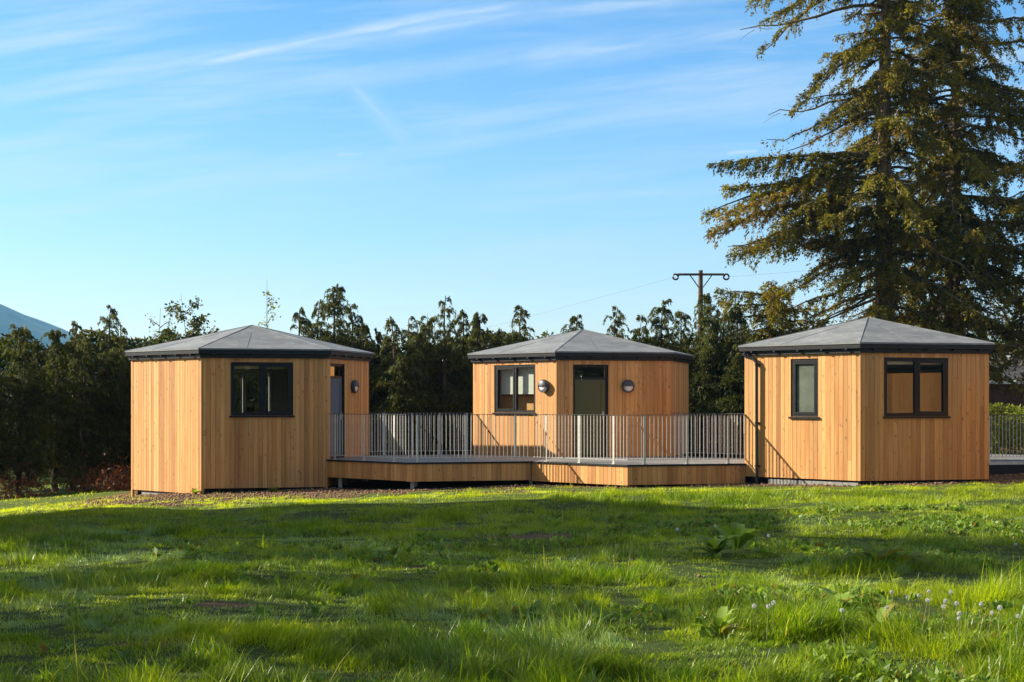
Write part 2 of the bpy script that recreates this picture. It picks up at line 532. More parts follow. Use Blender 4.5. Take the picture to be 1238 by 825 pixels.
def add_window(root, nrm, rad, t0, t1, z0, z1, mull=None, sash='right', glass='glass', inner_white=False, blind=True, dark='frame'):
    T = face_T(nrm, rad); fm = M[dark]
    t0 += .013; t1 -= .013; z1 -= .013
    ft = .055
    fr = MB(); fr.T = T
    ya, yb = -.095, -.018
    fr.box(t0, t0 + ft, ya, yb, z0, z1); fr.box(t1 - ft, t1, ya, yb, z0, z1)
    fr.box(t0 + ft, t1 - ft, ya, yb, z0, z0 + ft); fr.box(t0 + ft, t1 - ft, ya, yb, z1 - ft, z1)
    lights = [(t0 + ft, t1 - ft)]
    if mull:
        fr.box(mull - .035, mull + .035, ya, yb, z0 + ft, z1 - ft)
        lights = [(t0 + ft, mull - .035), (mull + .035, t1 - ft)]
    win = fr.build('window', fm, root)
    for i, (a, b) in enumerate(lights):
        op = (sash == 'right' and i == len(lights) - 1) or (sash == 'left' and i == 0) or sash == 'all'
        s = MB(); s.T = T
        w = .05 if op else .018
        yy = (-.075, -.010) if op else (-.075, -.030)
        g = .003
        s.box(a + g, a + w, *yy, z0 + ft + g, z1 - ft - g); s.box(b - w, b - g, *yy, z0 + ft + g, z1 - ft - g)
        s.box(a + w, b - w, *yy, z0 + ft + g, z0 + ft + w); s.box(a + w, b - w, *yy, z1 - ft - w, z1 - ft - g)
        if op and inner_white is False:
            s.box(a + (w if i else b - a - w) - .0, a + (w if i else b - a - w) + .001, -.1, -.099, z0 + .3, z0 + .31)
        s.build('sash', fm, win)
        p = MB(); p.T = T
        p.add([(a + w - .004, -.055, z0 + ft + w - .004), (b - w + .004, -.055, z0 + ft + w - .004), (b - w + .004, -.055, z1 - ft - w + .004), (a + w - .004, -.055, z1 - ft - w + .004)], [(0, 1, 2, 3)])
        p.build('pane', M[glass], win)
    si = MB(); si.T = T
    si.box(t0 - .05, t1 + .05, -.02, .045, z0 - .042, z0 - .003); si.box(t0 - .012, t1 + .012, -.12, -.02, z0 - .042, z0 - .003)
    si.build('sill', fm, win)
    if inner_white:
        q = MB(); q.T = T
        q.box(t0, t0 + .07, -.15, -.097, z0, z1); q.box(t1 - .07, t1, -.15, -.097, z0, z1)
        q.box(t0 + .07, t1 - .07, -.15, -.097, z0, z0 + .07); q.box(t0 + .07, t1 - .07, -.15, -.097, z1 - .07, z1)
        if mull: q.box(mull - .05, mull + .05, -.15, -.097, z0 + .07, z1 - .07)
        q.build('inner_frame', M['white_frame'], win)
    if blind:
        q = MB(); q.T = T
        q.tube([(t0 + .03, -.19, z1 - .06), (t1 - .03, -.19, z1 - .06)], .045, 10)
        q.box(t0 + .05, t1 - .05, -.196, -.192, z1 - .14, z1 - .05)
        q.build('blind', M['blind'], win)
    return win


def add_door(root, nrm, rad, t0, t1, ztr, z1, leaf='door', handle_right=True):
    T = face_T(nrm, rad)
    t0 += .013; t1 -= .013; z1 -= .013
    z0 = DECK_Z + .03
    fr = MB(); fr.T = T; ft = .05; ya, yb = -.125, -.05
    fr.box(t0, t0 + ft, ya, yb, z0, z1); fr.box(t1 - ft, t1, ya, yb, z0, z1)
    fr.box(t0 + ft, t1 - ft, ya, yb, z1 - ft, z1); fr.box(t0 + ft, t1 - ft, ya, yb, ztr - .03, ztr + .03)
    fr.box(t0, t1, ya, yb + .03, z0 - .025, z0 - .002)
    d = fr.build('door', M['frame'], root)
    a, b = t0 + ft + .004, t1 - ft - .004
    lf = MB(); lf.T = T
    st = .105
    top = ztr - .034
    lf.box(a, a + st, -.105, -.062, z0, top); lf.box(b - st, b, -.105, -.062, z0, top)
    lf.box(a + st, b - st, -.105, -.062, z0, z0 + .2); lf.box(a + st, b - st, -.105, -.062, top - st, top)
    lf.build('leaf', M[leaf], d)
    pn = MB(); pn.T = T
    pn.box(a + st - .004, b - st + .004, -.092, -.078, z0 + .196, top - st + .004)
    pn.build('panel', M[leaf], d)
    tr = MB(); tr.T = T
    tr.add([(a, -.08, ztr + .03), (b, -.08, ztr + .03), (b, -.08, z1 - ft), (a, -.08, z1 - ft)], [(0, 1, 2, 3)])
    tr.build('pane', M['glass'], d)
    h = MB(); h.T = T
    hx = b - .055 if handle_right else a + .055
    s = -1 if handle_right else 1
    h.box(hx - .02, hx + .02, -.062, -.054, z0 + .93, z0 + 1.13)
    h.tube([(hx, -.056, z0 + 1.05), (hx, -.01, z0 + 1.05), (hx + s * .12, -.01, z0 + 1.05)], .010, 8)
    h.build('handle', M['steel'], d)


def add_lamp(root, nrm, rad, t, z):
    """round bulkhead lamp with a hood over its upper half"""
    T = face_T(nrm, rad)

    def ring(mb, r0, r1, y0, y1, a0=0, a1=360, n=28):
        vs = []; fs = []
        N = n if a1 - a0 >= 360 else n + 1
        for i in range(N):
            an = R(a0 + (a1 - a0) * i / n); c, s = math.cos(an), math.sin(an)
            vs += [(t + r0 * c, y0, z + r0 * s), (t + r1 * c, y0, z + r1 * s), (t + r1 * c, y1, z + r1 * s), (t + r0 * c, y1, z + r0 * s)]
        cnt = n
        for i in range(cnt):
            j = (i + 1) % N
            for k in range(4):
                fs.append((i * 4 + k, j * 4 + k, j * 4 + (k + 1) % 4, i * 4 + (k + 1) % 4))
        mb.add(vs, fs)
    b = MB(); b.T = T
    b.tube([(t, .001, z), (t, .035, z), (t, .055, z), (t, .07, z)], [.150, .165, .165, .150], 28)
    ring(b, .128, .165, .069, .105)
    lamp = b.build('wall_lamp', M['lamp_body'], root)
    ln = MB(); ln.T = T
    ln.tube([(t, .071, z), (t, .098, z), (t, .113, z), (t, .120, z)], [.127, .120, .08, .02], 28)
    ln.build('lens', M['lamp_lens'], lamp)
    hd = MB(); hd.T = T
    vs = []; fs = []
    n = 18; prof = [(.168, .030), (.172, .075), (.160, .118), (.110, .142), (.0, .150)]
    for i in range(n + 1):
        an = R(2 + 176 * i / n)
        for (r, y) in prof: vs.append((t + r * math.cos(an), y, z + .004 + r * math.sin(an)))
    k = len(prof)
    for i in range(n):
        for j in range(k - 1): fs.append((i * k + j, (i + 1) * k + j, (i + 1) * k + j + 1, i * k + j + 1))
    hd.add(vs, fs, smooth=True)
    # underside of the hood
    vs = []
    for (r, y) in prof: vs.append((t - r, y, z + .004))
    for (r, y) in reversed(prof[:-1]): vs.append((t + r, y, z + .004))
    hd.add(vs, [tuple(range(len(vs)))])
    hd.build('hood', M['lamp_body'], lamp)


def make_roof(root, rad):
    ap = rad * math.cos(R(30))
    eo = (ap + .135) / math.cos(R(30))           # corner radius of the eaves
    hexa = lambda r: [tuple(pol(15 + 60 * k, r)) for k in range(6)]
    # membrane
    mb = MB()
    n = 10
    for k in range(6):
        a = pol(15 + 60 * k, eo); b = pol(75 + 60 * k, eo)
        vs = []; fs = []
        for i in range(n + 1):
            u = i / n
            for j in range(n + 1):
                w = j / n
                p = (a * (1 - w) + b * w) * (1 - u)
                sag = -.012 * math.sin(math.pi * u) * math.sin(math.pi * w) + .003 * math.sin(9 * u + 5 * w + k)
                if i == n or j in (0, n) or i == 0: sag = 0
                vs.append((p[0], p[1], EAVE_TOP + (APEX - EAVE_TOP) * u + sag))
        for i in range(n):
            for j in range(n):
                q = (i * (n + 1) + j, i * (n + 1) + j + 1, (i + 1) * (n + 1) + j + 1, (i + 1) * (n + 1) + j)
                fs.append(q)
        mb.add(vs, fs, smooth=True)
    roof = mb.build('roof', M['roof'], root)
    hp = MB()
    for k in range(6):
        a = pol(15 + 60 * k, eo - .01)
        hp.tube([(a[0], a[1], EAVE_TOP + .003), (0, 0, APEX + .003)], .009, 6)
    # lap seams of the membrane sheets
    for k in range(6):
        a = pol(15 + 60 * k, eo); b = pol(75 + 60 * k, eo)
        for w in (.36,):
            p = a * (1 - w) + b * w
            u1 = .66
            q = p * (1 - u1)
            hp.tube([(p[0], p[1], EAVE_TOP + .001), (q[0], q[1], EAVE_TOP + (APEX - EAVE_TOP) * u1 - .004)], .0035, 5)
    hp.build('hip_seam', M['roof'], roof)
    ec = MB()
    # drip edge: rolled membrane on top of the dark fascia
    for k in range(6):
        T = face_T(-15 + 60 * k, eo); W = eo
        ec.T = T
        ec.box(0, W, -.02, .004, EAVE_TOP - .035, EAVE_TOP - .002)
    ec.build('drip_edge', M['roof'], roof)
    fs_ = MB()
    for k in range(6):
        r2 = eo - .012; fs_.T = face_T(-15 + 60 * k, r2)
        fs_.box(0, r2, -.025, .0, EAVE_TOP - .128, EAVE_TOP - .036)
    fs_.build('fascia', M['fascia'], root)
    sf = MB()
    r3 = (ap + .055) / math.cos(R(30))
    for k in range(6):
        sf.T = face_T(-15 + 60 * k, r3)
        sf.box(0.0, r3, -.022, 0, WALL_TOP - .012, EAVE_TOP - .140)
    sf.build('eaves_board', M['fascia'], root)  # dark board: shadow on the wood strip below the eaves put into colour
    for k in range(6):
        nb = 5
        for i in range(nb):
            br = MB(); br.T = face_T(-15 + 60 * k, r3)
            x = r3 * (i + .5) / nb
            br.box(x - .025, x + .025, .001, .085, EAVE_TOP - .165, EAVE_TOP - .130)
            br.build('gutter_bracket', M['fascia'], root)
    # ceiling deck that closes the eaves from below
    c = MB(); c.prism(hexa(eo - .05), EAVE_TOP - .128, EAVE_TOP - .10); c.build('ceiling', M['plaster'], root)


def make_cabin(center, rad, drot, wall_z0, ground_z, label, openings, extra=None, floor=True, zfun=None, plinth=True):
    root = empty('timber_cabin', (center[0], center[1], 0), R(ROTD + drot))
    tag(root, label, 'cabin', 'hexagonal timber cabins round the deck')
    for nrm in (-135, -75, -15, 45, 105, 165):
        mb = wall_mesh(rad, wall_z0.get(nrm, wall_z0['all']), openings.get(nrm, []), nrm, rad)
        mb.build('wall', [M['clad'], M['membrane_black'], M['plaster']], root)
    # corner boards
    for k in range(6):
        cb = MB()
        p = pol(15 + 60 * k, rad - .012)
        a = pol(15 + 60 * k, 1); t = pol(105 + 60 * k, 1)
        zb = wall_z0.get(('c', k), min(wall_z0.get(-15 + 60 * k, wall_z0['all']), wall_z0['all']))
        poly = [(p[0] + a[0] * .014 + t[0] * .0, p[1] + a[1] * .014 + t[1] * .0)]
        w = .03
        d1 = pol(105 + 60 * k + 30, 1); d2 = pol(105 + 60 * k - 30 + 180, 1)
        o = np.array(poly[0])
        poly = [tuple(o), tuple(o + d1 * .055), tuple(o + d1 * .055 - a * .05), tuple(o + d2 * .055 - a * .05), tuple(o + d2 * .055)]
        cb.prism(poly, zb, WALL_TOP - .002, 0, (.55, random.random(), random.random()))
        cb.build('corner_board', M['clad'], root)
    hexa = lambda r: [tuple(pol(15 + 60 * k, r)) for k in range(6)]
    fl = MB(); fl.prism(hexa(rad - .19), DECK_Z - .02, DECK_Z + .02); fl.build('floor', M['clad'], root)
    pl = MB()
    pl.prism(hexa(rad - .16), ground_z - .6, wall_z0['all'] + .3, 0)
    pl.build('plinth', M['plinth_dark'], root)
    make_roof(root, rad)
    return root


# left cabin -----------------------------------------------------------------
wl = {'all': -.21, -135: -.345, -75: -.21, -15: -.2, ('c', 3): -.52, ('c', 4): -.47, ('c', 5): -.40}
left = make_cabin(L_C, 3.05, .3, wl, -.5,
                  'timber cabin left of the deck, its windowless side in full sun',
                  {-75: [(.703, 2.211, 1.545, 2.835)], -15: [(.211, 1.239, DECK_Z, 2.825)], 105: [(.7, 2.2, 1.35, 2.75)]})
add_window(left, -75, 3.05, .703, 2.211, 1.545, 2.835, 1.458)
add_window(left, 105, 3.05, .7, 2.2, 1.35, 2.75, 1.45, inner_white=True, blind=False)
add_door(left, -15, 3.05, .211, 1.239, 2.49, 2.825, 'door_blue')
add_lamp(left, -15, 3.05, 1.819, 2.26)
bl = MB(); bl.T = face_T(-135, 3.05)
for i in range(6):
    bl.box(.40 + i * .45, .40 + i * .45 + .44, -.10, -.05, -.75, -.372)
bl.build('plinth_block', M['plinth'], left)

# middle cabin ----------------------------------------------------------------
mid = make_cabin(M_C, 3.08, -.5, {'all': .45}, -.2,
                 'timber cabin set back behind the deck, with two round lamps and a dark door',
                 {-135: [(.808, 2.322, 1.59, 2.842)], -75: [(.446, 1.391, DECK_Z, 2.83)], 105: [(.7, 2.3, 1.2, 2.8)], 45: [(.6, 2.4, 1.3, 2.8)]})
mwin = add_window(mid, -135, 3.08, .808, 2.322, 1.59, 2.842, 1.58, sash='left', blind=False)
add_window(mid, 105, 3.08, .7, 2.3, 1.2, 2.8, 1.5, inner_white=True, blind=False)
add_window(mid, 45, 3.08, .6, 2.4, 1.3, 2.8, 1.5, inner_white=True, blind=False)
bd = MB(); bd.T = face_T(-135, 3.08)
bd.tube([(.87, -.19, 2.79), (2.28, -.19, 2.79)], .04, 10)
bd.box(.88, 2.27, -.194, -.190, 2.10, 2.78); bd.box(.87, 2.28, -.2, -.184, 2.075, 2.10)
bd.build('blind', M['blind_pale'], mwin)
add_door(mid, -75, 3.08, .446, 1.391, 2.48, 2.83, 'door', handle_right=True)
add_lamp(mid, -135, 3.08, 2.677, 2.275)
add_lamp(mid, -75, 3.08, 1.907, 2.27)

TM = Matrix.Translation((M_C[0], M_C[1], 0)) @ Matrix.Rotation(R(ROTD - .5), 4, 'Z') @ face_T(-135, 3.08)
c = MB(); o = empty('kitchen_unit', tuple(TM @ Vector((.7, -.5, DECK_Z + .02)))); tag(o, 'brown kitchen unit below the window of the middle cabin, seen through the glass', 'kitchen unit')
c.T = Matrix.Translation(-o.location) @ TM
c.box(.7, 2.5, -.8, -.42, DECK_Z + .02, 2.02); c.build('carcass', M['clad'], o)
c = MB(); c.T = Matrix.Translation(-o.location) @ TM
c.box(.68, 2.52, -.82, -.40, 2.021, 2.05); c.build('worktop', M['shed_wood'], o)

# right cabin -----------------------------------------------------------------
right = make_cabin(R_C, 3.10, -.8, {'all': .172}, 0.0,
                   'timber cabin with a black downpipe beside its narrow single window',
                   {-135: [(1.28, 2.009, 1.547, 2.835)], -75: [(.564, 2.107, 1.564, 2.842)]})
add_window(right, -135, 3.10, 1.28, 2.009, 1.547, 2.835, None, sash='all', glass='frosted', blind=False)
add_window(right, -75, 3.10, .564, 2.107, 1.564, 2.842, 1.345)
dp = MB(); dp.T = face_T(-135, 3.10)
dp.tube([(.10, .12, 3.03), (.10, .12, 2.965), (.13, .11, 2.90), (.30, .075, 2.85), (.375, .07, 2.80), (.39, .07, 2.7), (.39, .07, .5), (.39, .07, -.1)], .036, 10)
dpo = dp.build('downpipe', M['black_plastic'], right)
ck = MB(); ck.T = face_T(-135, 3.10)
for z in (2.72, 1.40, .42):
    ck.tube([(.39, .07, z - .02), (.39, .07, z + .02)], .047, 10)
    ck.box(.33, .45, .001, .07, z - .014, z + .014)
ck.build('pipe_clip', M['black_plastic'], dpo)
bl = MB(); bl.T = face_T(-135, 3.10)
for i in range(6):
    bl.box(.62 + i * .4, .62 + i * .4 + .39, -.09, -.045, -.35, .13)
bl.build('plinth_block', M['plinth'], right)

# fourth cabin, outside the frame on the right: it shows in the right cabin's window glass
fourth = make_cabin(N_C, 3.08, 0, {'all': .2}, 0.0,
                    'timber cabin outside the frame to the right, seen mirrored in a window',
                    {})

fourth.location.z = -.32

# ------------------------------------------------------------------ decks
def hexv(c, a, r=3.0):
    return c + pol(a + ROTD, r)


def deck_mesh(poly, z, dirdeg, parent, name='deck_boards'):
    """boards along dirdeg clipped to a convex polygon list"""
    d = pol(dirdeg, 1); n = pol(dirdeg + 90, 1)
    mb = MB()
    P = [np.array(p) for p in poly]
    hs = [p @ n for p in P]
    bw = .145
    k = math.floor(min(hs) / bw)
    while k * bw < max(hs):
        a0, a1 = k * bw + .003, (k + 1) * bw - .003
        seg = []
        for hh in (a0, a1):
            xs = []
            for i in range(len(P)):
                p, q = P[i], P[(i + 1) % len(P)]
                hp_, hq = p @ n, q @ n
                if (hp_ - hh) * (hq - hh) < 0:
                    t = (hh - hp_) / (hq - hp_); xs.append((p + (q - p) * t) @ d)
            xs.sort(); seg.append(xs)
        if len(seg[0]) >= 2 and len(seg[1]) >= 2:
            c = [d * seg[0][0] + n * a0, d * seg[0][-1] + n * a0, d * seg[1][-1] + n * a1, d * seg[1][0] + n * a1]
            mb.prism([tuple(x) for x in c], z - .025, z, 0, (random.random(),) * 3)
        k += 1
    return mb.build(name, M['deck'], parent)


deck = empty('timber_deck', (0, 0, 0))
tag(deck, 'grey board deck with larch skirt joining the left, middle and right cabins', 'deck')
hex_in = [tuple(hexv(D1_C, a, 3.0)) for a in (-165, -105, -45, 15, 75, 135)]
deck_mesh(hex_in, DECK_Z, 15 + ROTD, deck)
deck_mesh([tuple(hexv(D2_C, a, 2.999)) for a in (-165, -105, -45, 15, 75, 135)], DECK_Z, 15 + ROTD, deck)
front = [hexv(D1_C, -165), hexv(D1_C, -105), hexv(D1_C, -45), hexv(D2_C, -105), hexv(D2_C, -45)]
for i in range(4):
    a, b = front[i], front[i + 1]
    w = (b - a) / np.linalg.norm(b - a); nrm = np.array([w[1], -w[0]])
    T = Matrix(((w[0], nrm[0], 0, a[0]), (w[1], nrm[1], 0, a[1]), (0, 0, 1, 0), (0, 0, 0, 1)))
    W = float(np.linalg.norm(b - a))
    if i == 3: W -= .14
    sk = MB(); sk.T = T
    zb = (.03, .02, .0, .01)[i]
    boards(sk, W - .004, zb, DECK_Z - .045, [], -.022, -.012, .118)
    sk.box(.02, W - .03, -.06, -.024, zb + .02, DECK_Z - .05, 1)
    sk.build('skirt', [M['clad'], M['membrane_black']], deck)
    tr = MB(); tr.T = T
    tr.box(-.0, W - .001, -.03, .012, DECK_Z - .043, DECK_Z - .002)
    tr.build('edge_trim', M['fascia'], deck)
pts = [front[0] + np.array([.35, .12]), front[1] + np.array([.1, .35]), front[2] + np.array([0, .4]), front[3] + np.array([0, .4]), front[4] + np.array([-.5, .2])]
for i, p in enumerate(pts):
    for o in (0, 1.3):
        pl = MB(); pl.T = Matrix.Translation((p[0], p[1] + o, 0))
        pl.box(-.045, .045, -.045, .045, -.6, DECK_Z - .05)
        pl.build('support_post', M['steel'], deck)
un = MB()                                       # joists under the boards
for k in range(-30, 60):
    pass
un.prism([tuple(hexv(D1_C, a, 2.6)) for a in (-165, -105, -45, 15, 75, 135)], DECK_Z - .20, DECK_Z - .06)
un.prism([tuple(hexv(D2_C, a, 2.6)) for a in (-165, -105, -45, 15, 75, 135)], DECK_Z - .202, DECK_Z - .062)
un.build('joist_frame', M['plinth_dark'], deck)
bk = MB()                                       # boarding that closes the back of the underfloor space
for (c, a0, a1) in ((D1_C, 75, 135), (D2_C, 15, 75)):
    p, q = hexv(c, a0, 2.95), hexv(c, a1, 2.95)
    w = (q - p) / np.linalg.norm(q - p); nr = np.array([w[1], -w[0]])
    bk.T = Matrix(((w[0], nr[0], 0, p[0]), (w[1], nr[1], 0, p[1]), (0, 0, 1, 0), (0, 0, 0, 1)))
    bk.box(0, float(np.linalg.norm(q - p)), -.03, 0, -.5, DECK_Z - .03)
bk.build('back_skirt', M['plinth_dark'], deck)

# walkway deck behind the right cabin
walk = empty('walkway_deck', (D4_C[0], D4_C[1], 0))
tag(walk, 'raised grey walkway running off behind the right cabin', 'walkway')
wk = [hexv(D4_C, a) - D4_C for a in (-165, -105, -45, 15, 75, 135)]
deck_mesh([tuple(p) for p in wk], DECK_Z - .02, 15 + ROTD, walk)
wa, wb = wk[1], wk[2]
ww = (wb - wa) / np.linalg.norm(wb - wa); wn = np.array([ww[1], -ww[0]])
tr = MB(); tr.T = Matrix(((ww[0], wn[0], 0, wa[0]), (ww[1], wn[1], 0, wa[1]), (0, 0, 1, 0), (0, 0, 0, 1)))
tr.box(0, 3.0, -.03, .012, DECK_Z - .10, DECK_Z - .022); tr.build('edge_trim', M['steel'], walk)
sk = MB(); sk.T = tr.T
sk.box(0, 3.0, -.09, -.05, .12, DECK_Z - .101); sk.build('skirt', M['fascia'], walk)
for p in (wa + ww * .6 + np.array([0, .3]), wb + np.array([-.3, .3]), wk[0] + np.array([.3, 0]), wk[4] + np.array([0, -.3])):
    sp = MB(); sp.T = Matrix.Translation((p[0], p[1], 0)); sp.box(-.05, .05, -.05, .05, -.5, DECK_Z - .05)
    sp.build('support_post', M['steel'], walk)


# ------------------------------------------------------------------ railings
_bal = {}


def make_railing(a, b, label, posts, t0=0.0, t1=None, zd=DECK_Z, inset=.04, spacing=.098):
    a = np.array(a); b = np.array(b)
    W = float(np.linalg.norm(b - a)); w = (b - a) / W
    if t1 is None: t1 = W
    root = empty('railing', (a[0], a[1], zd), math.atan2(w[1], w[0]))
    tag(root, label, 'railing', 'steel railings round the deck')
    y = inset
    h = MB(); h.box(t0, t1, y - .026, y + .026, 1.108, 1.120); h.build('handrail', M['steel_dark'], root)
    h = MB(); h.box(t0, t1, y - .018, y + .018, .098, .108); h.build('bottom_rail', M['steel'], root)
    if 'post' not in _bal:
        p = MB(); p.box(-.026, .026, -.007, .007, -.03, 1.107); p.box(-.045, .045, -.03, .03, .001, .012); _bal['post'] = p.mesh('post', M['steel'])
        p = MB(); p.bbox(-.008, .008, -.006, .006, .109, 1.107, .003); _bal['bal'] = p.mesh('baluster', M['steel'])
    for t in posts:
        o = link('post', _bal['post'], root); o.location = (t, y, 0)
    n = int((t1 - t0) / spacing)
    for i in range(n):
        t = t0 + (i + .5) * (t1 - t0) / n
        if any(abs(t - p) < .035 for p in posts): continue
        o = link('baluster', _bal['bal'], root); o.location = (t + random.uniform(-.002, .002), y, 0)
    return root


make_railing(front[0], front[1], 'steel railing run beside the left cabin door, turning away to the right', (.30, 1.40, 2.5), .05, 2.96)
make_railing(front[1], front[2], 'steel railing run along the shaded front skirt left of the deck notch', (.25, 1.42, 2.62), .0, 2.98)
make_railing(front[2], front[3], 'steel railing run above the sunlit skirt in the middle of the deck', (.45, 1.5, 2.55), .02, 3.0)
make_railing(front[3], front[4], 'steel railing run that ends against the right cabin beside its downpipe', (.42, 1.45, 2.45), .0, 2.90)
make_railing(hexv(D1_C, 75), hexv(D1_C, 135), 'steel railing at the back of the deck between left and middle cabins', (.3, 1.05, 1.8, 2.55), .12, 2.95)
make_railing(hexv(D2_C, 15), hexv(D2_C, 75), 'steel railing at the back of the deck between middle and right cabins', (.4, 1.5, 2.6), .05, 2.9)
make_railing(wa + D4_C, wb + D4_C, 'steel railing of the walkway at the right edge beside the right cabin', (.22, 1.4, 2.6), .05, 3.0, DECK_Z - .02)


# ------------------------------------------------------------------ ground
def ground_mesh():
    xs = np.unique(np.concatenate([np.linspace(-400, -60, 18), np.linspace(-60, -22, 30), np.arange(-22, 22.01, .22), np.linspace(22, 60, 30), np.linspace(60, 400, 18)]))
    ys = np.unique(np.concatenate([np.linspace(-60, 4, 20), np.arange(4, 44, .22), np.linspace(44, 70, 50), np.linspace(70, 3600, 40)]))
    X, Y = np.meshgrid(xs, ys)
    Xs = np.where(Y > 70, X * np.maximum(1, Y / 140), X)
    Z = gz(Xs, Y)
    Z = Z * (1 - sstep(60, 75, Y)) + (-.6) * sstep(60, 75, Y)
    v = np.stack([Xs, Y, Z], -1).reshape(-1, 3)
    ny, nx = X.shape
    i = np.arange(ny - 1)[:, None] * nx + np.arange(nx - 1)[None, :]
    q = np.stack([i, i + 1, i + nx + 1, i + nx], -1).reshape(-1, 4)
    Ys_ = Y
    s = soil(Xs, Y).ravel()
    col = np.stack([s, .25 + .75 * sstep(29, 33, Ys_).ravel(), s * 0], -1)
    me = np_mesh('ground', v, q, None, M['ground'], col)
    me.polygons.foreach_set('use_smooth', [True] * len(me.polygons))
    o = link('ground', me)
    tag(o, kind='structure', label='lawn ground with patches of bare brown soil', cat='ground')


ground_mesh()


# grass blades ---------------------------------------------------------------
def blades(x, y, hgt, wid, lean, az, curve, colr, dry, seg3=True):
    n = len(x)
    z = gz(x, y) - .01
    us = np.array([0, .38, .74, 1.0]) if seg3 else np.array([0, .55, 1.0])
    ws = np.array([.8, 1.0, .62, 0]) if seg3 else np.array([.9, .8, 0])
    dx, dy = np.cos(az), np.sin(az)
    px, py = -dy, dx
    tw = rng.uniform(-.9, .9, n)
    px2 = px * np.cos(tw) + dx * np.sin(tw); py2 = py * np.cos(tw) + dy * np.sin(tw)
    pts = []
    for u, w in zip(us, ws):
        out = hgt * (lean * u + curve * u * u)
        up = hgt * (u - .45 * curve * u * u)
        cx = x + dx * out; cy = y + dy * out; cz = z + np.maximum(up, .004 * u)
        if w > 0:
            pts.append(np.stack([cx - px2 * wid * w * .5, cy - py2 * wid * w * .5, cz], -1))
            pts.append(np.stack([cx + px2 * wid * w * .5, cy + py2 * wid * w * .5, cz], -1))
        else:
            pts.append(np.stack([cx, cy, cz], -1))
    k = len(pts)
    v = np.stack(pts, 1).reshape(-1, 3)
    b = (np.arange(n) * k)[:, None]
    if seg3:
        q = np.concatenate([b + np.array([[0, 1, 3, 2]]), b + np.array([[2, 3, 5, 4]])]); t = b + np.array([[4, 5, 6]])
    else:
        q = b + np.array([[0, 1, 3, 2]]); t = b + np.array([[2, 3, 4]])
    c = np.repeat(np.stack([colr, dry, colr * 0], -1), k, 0)
    return v, q, t, c


def build_grass():
    V = []; Q = []; Tt = []; Cc = []; off = 0
    bands = [(9.0, 14, 4600, True), (14, 20, 3000, False), (20, 28, 1700, False), (28, 34, 1100, False), (34, 41, 900, False), (41, 56, 130, False)]
    for (y0, y1, dens, s3) in bands:
        half = .335 * y1 + 1.6
        n = int(2 * half * (y1 - y0) * dens)
        x = rng.uniform(-half, half, n); y = rng.uniform(y0, y1, n)
        k = np.abs(x) < .335 * y + 1.4
        x, y = x[k], y[k]
        # tussocks: height and thinning follow patches
        tus = vnoise(x, y, 1.15, 21) * .6 + vnoise(x, y, .42, 22) * .4
        big = vnoise(x, y, 3.6, 23)
        s = soil(x, y)
        far = sstep(31.5, 35, y)
        right = sstep(-4, 5, x) * (1 - sstep(15, 24, y))
        tus = np.clip(tus + (vnoise(x, y, .16, 24) - .5) * .25, 0, 1)
        H = (.028 + .105 * sstep(.40, .72, tus) * (.35 + 1.0 * big)) * (1 - .50 * far) * (1 + .9 * right * sstep(.3, .6, tus)) * (1 - .2 * sstep(20, 30, y))
        H = H * (1 + .25 * (1 - sstep(10, 14, y)))
        cl_ = sstep(.30, .66, vnoise(x, y, .27, 51) * .65 + vnoise(x, y, .13, 52) * .35)
        H = H * (.45 + .95 * cl_)
        keep = (rng.random(len(x)) > s * .82) & (rng.random(len(x)) < .68 + .4 * sstep(.30, .62, tus)) & (rng.random(len(x)) < .62 + .5 * cl_)
        # cabins, deck footprints
        for (c, r) in ((L_C, 2.75), (M_C, 2.9), (R_C, 2.8), (D1_C, 2.75), (D2_C, 2.75)):
            keep &= np.hypot(x - c[0], y - c[1]) > r
        x, y, H, tus, big, far, s, cl_ = [a[keep] for a in (x, y, H, tus, big, far, s, cl_)]
        n = len(x)
        # blades of a tussock lean the same way
        wind = vnoise(x, y, .8, 31) * 2 * np.pi * 1.6
        az = wind + rng.normal(0, .9, n)
        hgt = H * rng.uniform(.55, 1.35, n)
        hgt = np.where(rng.random(n) < .03, hgt * 1.7 + .03, hgt)
        lean = np.abs(rng.normal(.22, .22, n)) + .05
        curve = np.abs(rng.normal(.35, .35, n)); curve = np.clip(curve, 0, 1.15)
        wid = rng.uniform(.0030, .0068, n) * (1 + .035 * (y - 10)) * (1 + .3 * (hgt > .2))
        tone = vnoise(x, y, 1.9, 41) * .45 + vnoise(x, y, .5, 42) * .35 + vnoise(x, y, .17, 43) * .2
        dewp = sstep(.52, .68, vnoise(x, y, 1.5, 44) * .6 + vnoise(x, y, .4, 45) * .4) * (1 - sstep(29, 33, y)) * (tus < .62)
        dew_sheen = np.where(rng.random(n) < .2 + .7 * dewp, dewp * rng.uniform(.2, .75, n), 0)  # dewy patches: pale sky sheen of the dew put into blade colour
        colr = np.clip(tone + rng.normal(0, .16, n) - .05 + .75 * far - .10 * (tus > .6), 0, 1)  # far blades lightened: sunlight put into their tone
        dry = np.where(rng.random(n) < .035 + .45 * s, rng.uniform(.3, .9, n), rng.uniform(0, .07, n))
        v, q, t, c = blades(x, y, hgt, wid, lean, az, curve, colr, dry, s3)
        c[:, 2] = np.repeat(dew_sheen, len(c) // n)
        V.append(v); Q.append(q + off); Tt.append(t + off); Cc.append(c); off += len(v)
    me = np_mesh('lawn_grass', np.concatenate(V), np.concatenate(Q), np.concatenate(Tt), M['grass'], np.concatenate(Cc))
    o = link('lawn_grass', me)
    tag(o, 'rough tussocky green grass covering the lawn', 'grass', kind='stuff')
    print('grass verts', off)


build_grass()


